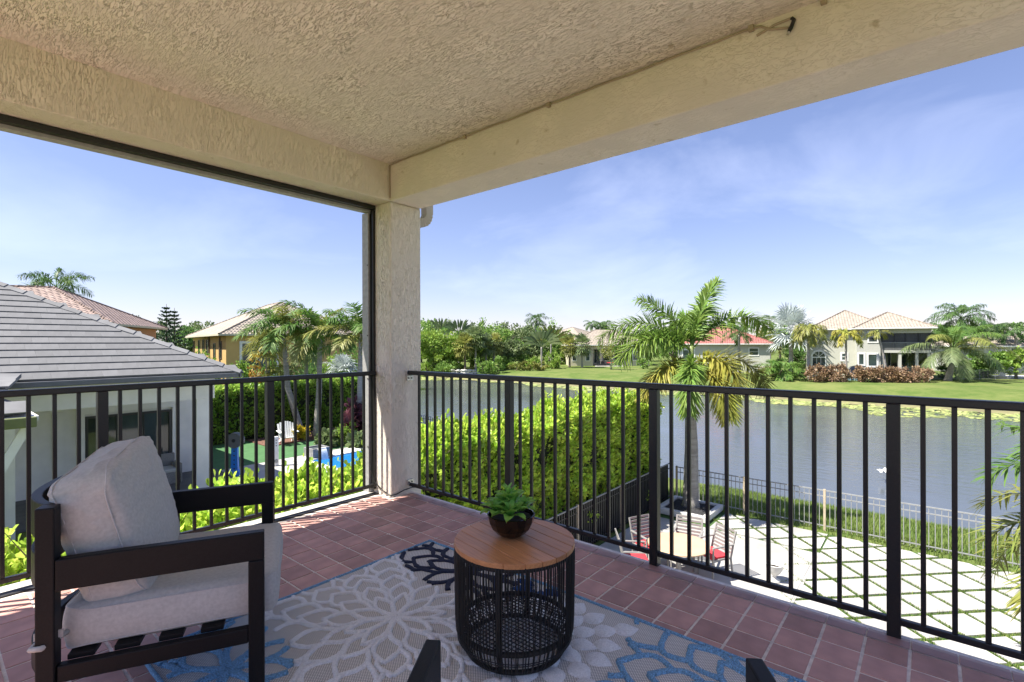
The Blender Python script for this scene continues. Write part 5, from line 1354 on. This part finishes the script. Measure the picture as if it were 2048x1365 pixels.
def bush(label, px_, d, ytop, rw, mat, seed, n=1500, size=.16, cat="bush", name="bush", zb=None, group=None, flat=1.):
    x, y, z0 = base_at(px_, d, zb); h = zpix(ytop, d) - z0
    r = np.random.default_rng(seed)
    bl = [(r.uniform(-.45, .45) * rw, r.uniform(-.45, .45) * rw, h * r.uniform(.35, .72), rw * r.uniform(.4, .62), rw * r.uniform(.4, .62), h * r.uniform(.25, .34)) for _ in range(7)] + [(0, 0, h * .42, rw * .75, rw * .75 * flat, h * .42)]
    V, F = blob_leaves(seed, bl, n, size)
    t = thing(name, label, cat, (x, y, z0), 0, group); o = mkobj("foliage", npmesh("foliage", V, F), mat, t, world=False); o['kind'] = 'stuff'
    for k in range(4): MB().tube([(0, 0, -.05), (rw * .3 * cos(k * 1.7), rw * .3 * sin(k * 1.7), h * .6)], [.05 * max(.5, rw), .02], 6).build("stem", m_stem, t, world=False)
    return t
bush("bright golden leaved bush at the foot of the leaning garden palm", 601, 23.3, 852, .4, m_gold, 31, 900, .14, zb=-3.2)
bush("magenta leaved cordyline clump left of the column", 708, 22.6, 790, .6, m_mag, 32, 420, .34, zb=-3.2)
bush("grey green strappy plant between the palms by the pool", 655, 22.0, 866, .5, m_palmg, 33, 450, .3, zb=-3.2)
bush("yellow green mottled bush beside the magenta plant", 690, 22.2, 845, .6, m_lime, 34, 800, .12, zb=-3.2)
bush("pale strappy lily clump near the column edge", 722, 21.6, 872, .5, m_palmg, 35, 450, .3, zb=-3.2)
struct(MB().box(9.9, 22.2, -3.202, 15.1, 24.4, -3.16).build("ground", M("red_mulch", (.17, .085, .06), .95, .5, 14, .8, 40, .02)))
# shrubs and trees filling the view beyond the garden hedge
for k, (px_, d, yt, rw, mt, n, sz, lb) in enumerate((
    (415, 31, 694, 1.5, m_lime, 2200, .17, "rounded bright green bush in front of the yellow house"), (492, 30, 716, 1.3, m_lime, 1500, .16, "low light green bush right of the yellow house corner"),
    (545, 33, 706, 1.6, m_mid, 1800, .18, "mid green bush behind the leaning palm trunk"), (610, 36, 690, 2.4, m_deep, 2600, .2, "dark leafy tree filling the gap between the garden palms"),
    (660, 34, 706, 1.8, m_lime, 1800, .22, "fresh green broad leaved clump right of the middle palm"), (760, 33, 690, 2.2, m_mid, 2200, .2, "green shrub hiding behind the column frame"), (700, 40, 676, 2.2, m_mid, 2200, .2, "leafy tree in front of the distant pale roofs"))):
    bush(lb, px_, d, yt, rw, mt, 200 + k, n, sz)
bush("orange yellow croton bush by the yellow house window", 512, 27, 712, .45, m_orange, 231, 400, .2)
# small fan palms
me = mesh_of('bluefan', lambda: crown_fan(81, 26, .62, .55, 1.4, -.3, n=13, lw=.07), m_silver)
palm("fan_palm", "small silvery blue fan palm beyond the hedge left of the column", 686, 29, 742, me, m_silver, .12, sc_=1.1)
me = mesh_of('sabalm', lambda: crown_fan(82, 30, .7, .7, 1.4, -.9, n=13, lw=.09), m_palmo)
palm("fan_palm", "olive fan palm with dry skirt beside the yellow house", 535, 28, 690, me, m_palmo, .14, sc_=1.05)
palm("fan_palm", "fan palm with hanging dead leaves between the leaning and middle palms", 612, 31, 690, mesh_of('sabald', lambda: crown_fan(83, 34, .7, .8, 1.3, -1.3, n=12, lw=.09), m_palmg), m_palmg, .15)
for k, px_ in enumerate((548, 561, 572)):
    x, y, z0 = base_at(px_, 28); t = thing("palm_tree", ("bare pale palm stem left of the leaning trunk", "middle bare pale palm stem beside the leaning trunk", "slanted bare palm stem touching the leaning trunk")[k], "palm tree", (x, y, z0), 0, "slim palm stems by the garden hedge")
    trunk_mb([(0, 0, 0), (.1 * (k - 1), 0, 1.5), (.35 * (k - 1), .1, 3.0)], .09, .07).build("trunk", m_trunk, t, world=False, smooth=True)
    inst("crown", mesh_of('tuft', lambda: crown_feather(88, 8, 1.2, 1.2, -.4, 1.6, n=20, ll=.4, lw=.05), m_palmo), t, (.35 * (k - 1), .1, 3.0), (0, 0, k), (.8,) * 3)
# royal palm over the left roof, norfolk pines, far background trees
me = mesh_of('royal', lambda: crown_feather(91, 15, 3.0, 1.3, -.35, 1.3, n=54, ll=.7, lw=.07, hang=.4, plum=.5), m_palmd)
palm("palm_tree", "dark royal palm crown standing above the brown roof at the far left", 112, 52, 572, me, m_palmd, .25, sc_=1.12)
def norfolk(label, px_, d, yt, R, seed):
    x, y, z0 = base_at(px_, d); h = zpix(yt, d) - z0; r = np.random.default_rng(seed); P_ = []
    tiers = 19
    for k in range(tiers):
        u = k / tiers; rr = R * (1 - u) ** .8 + .12; zz = h * (.15 + .83 * u)
        for j in range(6):
            V, F = frond(seed * 99 + k * 6 + j, rr * r.uniform(.85, 1.1), .28 - .30 * (1 - u), -.30, n=12, ll=.26 * (1.15 - .6 * u), lw=.12, hang=-.25, plum=.5, stem=.1, vee=.4); V = rotz(V, j * pi / 3 + k * .5); V[:, 2] += zz; P_.append((V, F))
    V, F = merge(P_); t = thing("norfolk_pine", label, "pine tree", (x, y, z0), 0, "norfolk pines beyond the grey roof")
    trunk_mb([(0, 0, 0), (0, 0, h)], .18, .02).build("trunk", m_trunkd, t, world=False, smooth=True); mkobj("crown", npmesh("crown", V, F), LM("norfolk_needles", (.022, .06, .03), (.05, .10, .05), .2, .1) if seed == 1 else bpy.data.materials["norfolk_needles"], t, world=False)
norfolk("taller norfolk pine with tiered branches beyond the grey roof", 333, 50, 606, 2.7, 1); norfolk("shorter norfolk pine touching the taller one on its right", 349, 52, 614, 2.3, 2)
def tree(label, px_, d, yt, rw, mat, seed, n=2600, size=.3, name="tree", trunk_h=.35, low=.25, group=None, trunkm=None):
    x, y, z0 = base_at(px_, d); h = zpix(yt, d) - z0; r = np.random.default_rng(seed)
    bl = []
    for _ in range(11):
        a = r.uniform(0, 2 * pi); q = r.uniform(.15, .72); bl.append((cos(a) * q * rw, sin(a) * q * rw, h * r.uniform(low + .15, .82), rw * r.uniform(.28, .46), rw * r.uniform(.28, .46), h * r.uniform(.10, .19)))
    bl.append((0, 0, h * (low + (1 - low) * .55), rw * .6, rw * .6, h * (1 - low) * .42))
    V, F = blob_leaves(seed, bl, n, size)
    t = thing(name, label, "tree", (x, y, z0), 0, group); mkobj("crown", npmesh("crown", V, F), mat, t, world=False)
    tr = MB(); tr.tube([(0, 0, -.1), (.05 * rw, 0, h * .3), (0, 0, h * .6)], [.05 * rw + .06, .04 * rw + .04, .03], 7)
    for k in range(5): a = k * 1.3; tr.tube([(0, 0, h * (.2 + .05 * k)), (cos(a) * rw * .5, sin(a) * rw * .5, h * (.5 + .06 * k))], [.03 * rw + .02, .02], 5)
    tr.build("trunk", trunkm or m_bark, t, world=False, smooth=True)
    return t
for k, (px_, d, yt, rw, lb) in enumerate(((288, 85, 638, 5, "grey green bare topped tree right of the brown roof"), (378, 70, 645, 3.2, "dark tree between the pines and the yellow roof"), (402, 95, 640, 5.5, "distant bushy tree behind the yellow roof"), (430, 80, 655, 4, "far dark tree touching the yellow house roof"),
    (690, 75, 668, 4, "far tree showing between the right hand garden palms"), (735, 80, 655, 5, "far tall tree behind the column frame"), (640, 90, 660, 6, "far tree line top between two palms"))):
    tree(lb, px_, d, yt, rw, (m_fars, m_deep)[k % 2], 300 + k, 2200, .42, group="far trees left of the column")

# ---- far bank, left part -----------------------------------------------------------------------
for k, (px_, d, yt, rw, mt, n, lb) in enumerate((
    (868, 88, 656, 6.5, m_lime, 7000, "big light green leafy tree just right of the column"), (907, 86, 654, 5.6, m_lime, 6200, "second light green leafy tree right of the column"), (942, 92, 662, 5.0, m_mid, 4600, "mid green tree right of the two light green trees"),
    (856, 96, 640, 5.4, m_mid, 4200, "taller green tree rising behind the light green ones"), (1000, 100, 652, 6, m_mid, 5200, "dark broad tree behind the fan palms"), (1042, 104, 650, 6, m_palmg, 5200, "dark tree left of the traveller palms"), (1015, 90, 680, 4.2, m_palmg, 3800, "grey green spreading tree with forked pale trunk"), (1100, 108, 652, 5, m_mid, 4400, "dark tree behind the traveller palms"))):
    tree(lb, px_, d, yt, rw, mt, 400 + k, n, .42, low=.12, group="leafy trees on the far bank")
def paddle(seed, nf, L_, wd_):
    r = np.random.default_rng(seed); P_ = []
    for i in range(nf):
        a = -1.2 + 2.4 * i / (nf - 1); V, F = [], []; n = 8
        d = np.array([sin(a), r.uniform(-.18, .18), cos(a)]); d /= np.linalg.norm(d); s = np.cross(d, [0, 1, 0]); s /= np.linalg.norm(s); l = L_ * r.uniform(.85, 1.1)
        for k in range(n + 1):
            u = k / n; w = .03 if u < .4 else wd_ / 2 * sin(pi * min(1, (u - .4) / .6 * .9 + .08)) ** .6; p = d * l * u + np.array([0, 0, -1]) * l * .12 * u ** 3 * (1 + abs(a)) + np.array([0, r.uniform(-.05, .05), 0])
            V += [p - s * w, p + s * w]
        F = [(2 * k, 2 * k + 1, 2 * k + 3, 2 * k + 2) for k in range(n)]
        P_.append((rotz(np.array(V), AXF - pi / 2 + r.uniform(-.4, .4)), np.array(F)))
    return merge(P_)
me = mesh_of('paddle', lambda: paddle(101, 24, 4.2, .42), m_palmg); me2 = mesh_of('paddle2', lambda: paddle(102, 22, 4.2, .4), m_palmo)
for k, (px_, d, yt, mm, lb) in enumerate(((1083, 92, 695, me, "traveller palm with fanned paddle leaves and pale trunk"), (1102, 94, 688, me2, "second traveller palm with olive leaves behind the first"), (918, 100, 672, me, "traveller palm top above the light green trees"), (880, 104, 668, me, "left traveller palm top close to the column"))):
    palm("traveller_palm", lb, px_, d, yt, mm, m_palmg, .22, rz=k * .3, group="traveller palms on the far bank")
me = mesh_of('sabal', lambda: crown_fan(111, 46, 1.0, 1.15, 1.45, -1.1, n=11, lw=.17), m_palmg); me2 = mesh_of('sabal2', lambda: crown_fan(112, 44, 1.0, 1.15, 1.45, -1.2, n=11, lw=.17), m_palmo)
for k, (px_, d, yt, mm, s_, lb) in enumerate(((930, 82, 690, me2, 1.15, "fan palm with orange brown trunk by the bank wall"), (951, 83, 676, me, 1.2, "taller fan palm beside the orange trunk one"), (972, 85, 692, me, 1.15, "fan palm above the clipped dark hedge"), (988, 86, 688, me2, 1.1, "right fan palm of the row above the dark hedge"),
    (1139, 92, 694, me2, 1.15, "left one of the two fan palms before the cream house"), (1164, 91, 692, me, 1.2, "right one of the two fan palms before the cream house"))):
    palm("fan_palm", lb, px_, d, yt, mm, m_palmg, .2, rz=k, sc_=s_, trunkm=m_trunkd if k in (0, 4) else m_trunk, group="fan palms on the far bank")
me = mesh_of('royalf', lambda: crown_feather(121, 13, 3.2, 1.3, -.35, 1.4, n=40, ll=.75, lw=.1, hang=.4, plum=.5), m_palmd); me2 = mesh_of('cocof', lambda: crown_feather(122, 15, 3.4, 1.25, -.5, 1.5, n=36, ll=.85, lw=.09, hang=.6, plum=.2), m_palmd)
palm("palm_tree", "far royal palm standing above the dark trees", 1072, 112, 640, me, m_palmd, .25, sc_=.95)
for k, (px_, yt, lb) in enumerate(((1184, 650, "left far coconut palm above the cream roof"), (1201, 652, "middle far coconut palm above the cream roof"), (1210, 650, "right far coconut palm above the cream roof"))):
    palm("palm_tree", lb, px_, 140 + k * 3, yt, me2, m_palmd, .25, rz=k * 2, sc_=.85, lean=(.4 * k, 0), group="far coconut palms above the cream house")
def hedge_px(name, label, x0, x1, d, yt, dep, mat, n, size, seed, group=None, cat="hedge", rough_=.2):
    a = base_at(x0, d); b_ = base_at(x1, d); w = math.hypot(b_[0] - a[0], b_[1] - a[1]); z0 = min(a[2], b_[2]); h = zpix(yt, d) - z0
    r = np.random.default_rng(seed); t = thing(name, label, cat, ((a[0] + b_[0]) / 2, (a[1] + b_[1]) / 2, z0), math.atan2(b_[1] - a[1], b_[0] - a[0]), group)
    nb = max(3, int(w / 1.1)); bl = [((-.5 + (k + .5) / nb) * w, r.uniform(-.1, .1), h * r.uniform(.42, .52), w / nb * .75, dep / 2, h * r.uniform(.46, .56)) for k in range(nb)]
    V, F = blob_leaves(seed, bl, n, size, fill=.6); o = mkobj("foliage", npmesh("foliage", V, F), mat, t, world=False); o['kind'] = 'stuff'
    for k in range(nb): MB().tube([(bl[k][0], 0, -.05), (bl[k][0] + .2, .1, h * .5)], [.07, .03], 5).build("stem", m_stem, t, world=False)
hedge_px("hedge", "low clipped pale green hedge left of the traveller palm foot", 1024, 1090, 82, 726, 1.6, m_palmo, 2600, .22, 501); hedge_px("hedge", "clipped dark green hedge below the fan palm row", 955, 1003, 80, 716, 1.8, m_mid, 2600, .24, 502)
hedge_px("hedge", "tall bright hedge beside the lawn left of the cream house", 1094, 1118, 88, 708, 3, m_lime, 2200, .26, 503); hedge_px("hedge", "sunlit low hedge in front of the far white wall", 1118, 1140, 104, 708, 2, m_lime, 1200, .28, 504)
q0, q1 = base_at(902, 82), base_at(958, 82)
t = thing("bank_wall", "low white rubble stone wall on the far bank below the fan palms", "wall", (q0[0], q0[1], q0[2])); r = np.random.default_rng(5)
for k in range(60):
    u = r.random(); x = q0[0] + (q1[0] - q0[0]) * u; y = q0[1] + (q1[1] - q0[1]) * u; z = q0[2] + r.choice((0, .35, .7)) ; s_ = r.uniform(.25, .42)
    o = MB().lathe([(0, 0), (s_ * .8, .05), (s_, s_ * .5), (s_ * .6, s_ * .95), (0, s_)], 7).build("stone", m_curb, t, world=False); o.location = (x - q0[0], y - q0[1], z - q0[2]); o.rotation_euler = (r.uniform(-.3, .3), r.uniform(-.3, .3), r.uniform(0, 6))
for k, (px_, d_, yt, rw, mt, lb) in enumerate(((975, 88, 706, 2.0, m_mid, "mid green understory bush behind the dark clipped hedge"), (1012, 86, 712, 1.8, m_lime, "light understory bush between the forked trunks"), (1048, 90, 704, 2.2, m_mid, "understory bush below the dark trees"), (890, 82, 722, 2.4, m_mid, "bush at the water edge under the light green trees"), (1066, 86, 712, 1.6, m_lime, "bright bush at the traveller palm foot"), (856, 84, 716, 2.2, m_lime, "bush at the water edge nearest the column"))):
    bush(lb, px_, d_, yt, rw, mt, 640 + k, 1500, .26)

# ---- far bank, right part ----------------------------------------------------------------------
tree("small airy tree with light branches before the cream house", 1222, 84, 676, 2.4, m_palmo, 601, 900, .26, low=.3, trunkm=m_trunk)
bush("rounded shrub right of the cream house window", 1287, 86, 716, 1.4, m_mid, 602, 900, .24)
me = mesh_of('bism', lambda: crown_fan(131, 38, 2.1, 1.9, 1.45, -1.0, n=17, lw=.2, droop=.2), m_silver)
palm("bismarck_palm", "large silvery white fan palm beside the sage house", 1582, 66, 662, me, m_silver, .3, sc_=1.0)
me = mesh_of('queen', lambda: crown_feather(132, 16, 2.6, 1.2, -.6, 1.9, n=30, ll=.75, lw=.11, hang=.7), m_palmo)
palm("palm_tree", "slender palm with drooping olive fronds left of the arched window", 1617, 58.5, 664, me, m_palmo, .17, sc_=.92)
me = mesh_of('yellowp', lambda: crown_feather(133, 12, 2.6, 1.15, -.35, 2.3, n=34, ll=.6, lw=.12, hang=.55, plum=.4), m_palmy)
palm("palm_tree", "yellowing palm in front of the pale two storey house", 1692, 58.5, 672, me, m_palmy, .15, sc_=.86)
me = mesh_of('sparse', lambda: crown_feather(134, 7, 1.9, .9, -.2, 1.9, n=26, ll=.5, lw=.1, hang=.5), m_palmo)
palm("palm_tree", "small bent palm with few fronds before the screened balcony", 1775, 58, 668, me, m_palmo, .16, lean=(-.5, .9), sc_=.8)
x, y, z0 = base_at(1562, 60); me = mesh_of('young', lambda: crown_feather(135, 18, 3.1, 1.35, -.05, 1.5, n=34, ll=.8, lw=.11, hang=.55), m_palm)
t = thing("palm_tree", "young trunkless palm sprouting from the lawn before the red roofed house", "palm tree", (x, y, z0)); MB().lathe([(.32, 0), (.3, .5), (.12, 1.0), (0, 1.2)], 10).build("trunk", m_dead, t, world=False); inst("crown", me, t, (0, 0, .8))
# coconut palms: fronds as parts on the near one
x, y, z0 = base_at(1903, 58); cz = zpix(704, 58) - z0
t = thing("coconut_palm", "big coconut palm with arching yellow green fronds and short thick trunk on the far lawn", "palm tree", (x, y, z0)); trunk_mb([(-.35, .35, -.1), (.0, 0, cz * .5), (.1, -.1, cz)], .36, .26).build("trunk", m_trunk, t, world=False, smooth=True)
for i in range(26):
    e = 1.42 - 1.6 * (i + .5) / 26; V, F = frond(7000 + i, 5.2 * random.uniform(.88, 1.08) * (.9 + .2 * sin(pi * i / 26)), e, 1.25 * random.uniform(.85, 1.2), n=80, ll=1.1, lw=.055, hang=.6, plum=.12, stem=.2, vee=.15)
    o = mkobj("frond", npmesh("frond", rotz(V, i * 2.39996), F), (m_palm, m_palmg, m_palmo)[0 if i < 9 else (1 if i % 3 else 2)], t, world=False); o.location = (.1, -.1, cz)
for k in range(7): a = k * .9; MB().lathe([(0, -.16), (.11, -.08), (.13, 0), (.08, .12), (0, .16)], 8).build("coconut", m_palmy, t, world=False, smooth=True).location = (.1 + .35 * cos(a), -.1 + .35 * sin(a), cz - .25 - .15 * (k % 3))
me = mesh_of('coco2', lambda: crown_feather(136, 20, 4.4, 1.35, -.3, 1.4, n=56, ll=1.0, lw=.085, hang=.6), m_palmd)
palm("coconut_palm", "taller dark coconut palm rising behind the big coconut palm", 1922, 70, 640, me, m_palmd, .3, sc_=.92)
me = mesh_of('coco3', lambda: crown_feather(137, 15, 3.2, 1.3, -.4, 1.5, n=40, ll=.75, lw=.08, hang=.5), m_palmd)
for k, (px_, d, yt, s_, lb) in enumerate(((1985, 72, 668, .95, "dark palm right of the tall coconut palm"), (2032, 70, 664, .8, "palm with upright tip at the right edge across the lake"), (2010, 95, 664, .9, "farther palm between the two right edge palms"), (1960, 98, 672, 1, "farther palm behind the coconut palm crown"),
    (1478, 68, 668, .8, "small wind swept palm before the red roof"), (1455, 100, 655, .95, "farther palm rising behind the red roof on the left"), (1540, 98, 645, .9, "farther palm above the red roof on its right"), (1866, 100, 668, .85, "far palm tip beside the peach roof end"), (1640, 92, 668, .9, "dark palm between the silver palm and the peach roof"))):
    palm("palm_tree", lb, px_, d, yt, me, m_palmd, .2, rz=k * 1.1, sc_=s_, group="smaller palms on the far bank")
for k, (px_, d, yt, rw, mt, n, lb) in enumerate(((1450, 96, 662, 3.6, m_mid, 1800, "rounded tree behind the left end of the red roof"), (1530, 94, 652, 3.2, m_palmo, 1700, "yellow olive tree behind the right end of the red roof"), (1604, 72, 690, 3.4, m_deep, 2200, "dark tree below the silver palm"), (1968, 62, 706, 2.8, m_mid, 3000, "dense green tree behind the right side of the coconut palm"),
    (1850, 92, 684, 3.5, m_deep, 2000, "dark tree between the balcony and the coconut palm"), (2032, 60, 700, 2.4, m_lime, 2400, "bright green low tree at the right edge by the pool"), (1940, 90, 690, 4, m_deep, 2600, "dark tree behind the coconut palm crown"), (1995, 88, 680, 4, m_palmg, 2400, "pale green tree between the right edge palms"), (1345, 104, 676, 4, m_mid, 1800, "tree between the cream house and the red roof"))):
    tree(lb, px_, d, yt, rw, mt, 700 + k, n, .32, low=.15, group="leafy trees by the far houses")
hedge_px("hedge", "red leaved hedge below the arched window", 1622, 1692, 57, 734, 2.2, m_red, 4200, .22, 511, "red leaved hedges on the far bank"); hedge_px("hedge", "red leaved hedge right of the grey dome", 1717, 1778, 56.5, 735, 2.2, m_red, 4000, .22, 512, "red leaved hedges on the far bank"); hedge_px("hedge", "red leaved hedge ending at the coconut palm fronds", 1774, 1852, 56, 737, 2.2, m_red, 4200, .22, 513, "red leaved hedges on the far bank")
hedge_px("hedge", "dark undergrowth hedge behind the grey fence of the coconut palm", 1880, 1985, 62, 730, 1.8, m_deep, 3000, .25, 514)
for k, (px_, yt) in enumerate(((1535, 738), (1420, 735), (1330, 730))): bush(("small red flowering bush right of the red roofed house", "low green bush in front of the red roofed house", "low green bush between the cream and red roofed houses")[k], px_, 66, yt - 4, 1.1, m_red if k == 0 else m_mid, 620 + k, 700, .2)
BL = ['backdrop tree nearest the column, left end of the far green backdrop', 'backdrop tree directly behind the two light green trees', 'backdrop tree behind the orange trunked fan palm', 'backdrop tree behind the tallest fan palm of the row', 'backdrop tree behind the forked pale trunk', 'backdrop tree just left of the traveller palms', 'backdrop tree behind the traveller palm fans', 'backdrop tree left of the two fan palms before the cream house', 'backdrop tree right of the cream house roof', 'backdrop tree behind the left fronds of the tall patio palm', 'backdrop tree behind the upright frond of the tall patio palm', 'backdrop tree above the middle of the red roof', 'backdrop tree left of the silver fan palm', 'backdrop tree between the silver fan palm and the peach roof', 'backdrop tree touching the right end of the peach roof', 'backdrop tree behind the left side of the tall coconut crown', 'backdrop tree behind the right side of the tall coconut crown', 'backdrop tree above the low tan roof across the lake', 'backdrop tree at the right picture edge across the lake']
for k, (px_, d, yt, rw) in enumerate(((842, 118, 640, 5), (884, 122, 634, 5), (926, 120, 642, 5.5), (962, 124, 644, 5), (1004, 126, 646, 5.5), (1046, 128, 644, 5.5), (1088, 126, 640, 5), (1124, 130, 652, 5), (1300, 122, 664, 5), (1350, 124, 660, 5.5), (1408, 126, 650, 5), (1470, 122, 646, 5), (1560, 118, 648, 5), (1612, 116, 646, 5), (1868, 108, 660, 4.5), (1905, 108, 648, 5), (1950, 106, 650, 5), (1990, 108, 650, 5.5), (2036, 106, 650, 5.5))):
    tree(BL[k], px_, d, yt, rw, (m_mid, m_palmg, m_fars)[k % 3], 800 + k, 2600, .5, low=.08, group="backdrop trees beyond the far bank")
# horizon wood, too far to tell the trees apart
r = np.random.default_rng(9); bl = []
for a in np.linspace(-1.35, 1.35, 260):
    dd = r.uniform(185, 260); dirw = FW * cos(a) - RT * sin(a); h = r.uniform(5.0, 8.2)
    bl.append((dirw[0] * dd, dirw[1] * dd, -3.3 + h * .5, r.uniform(4, 8), r.uniform(4, 8), h * .55))
V, F = blob_leaves(9, bl, 26000, 1.3); o = mkobj("distant_wood", npmesh("distant_wood", V, F), m_fars); o['kind'] = 'stuff'
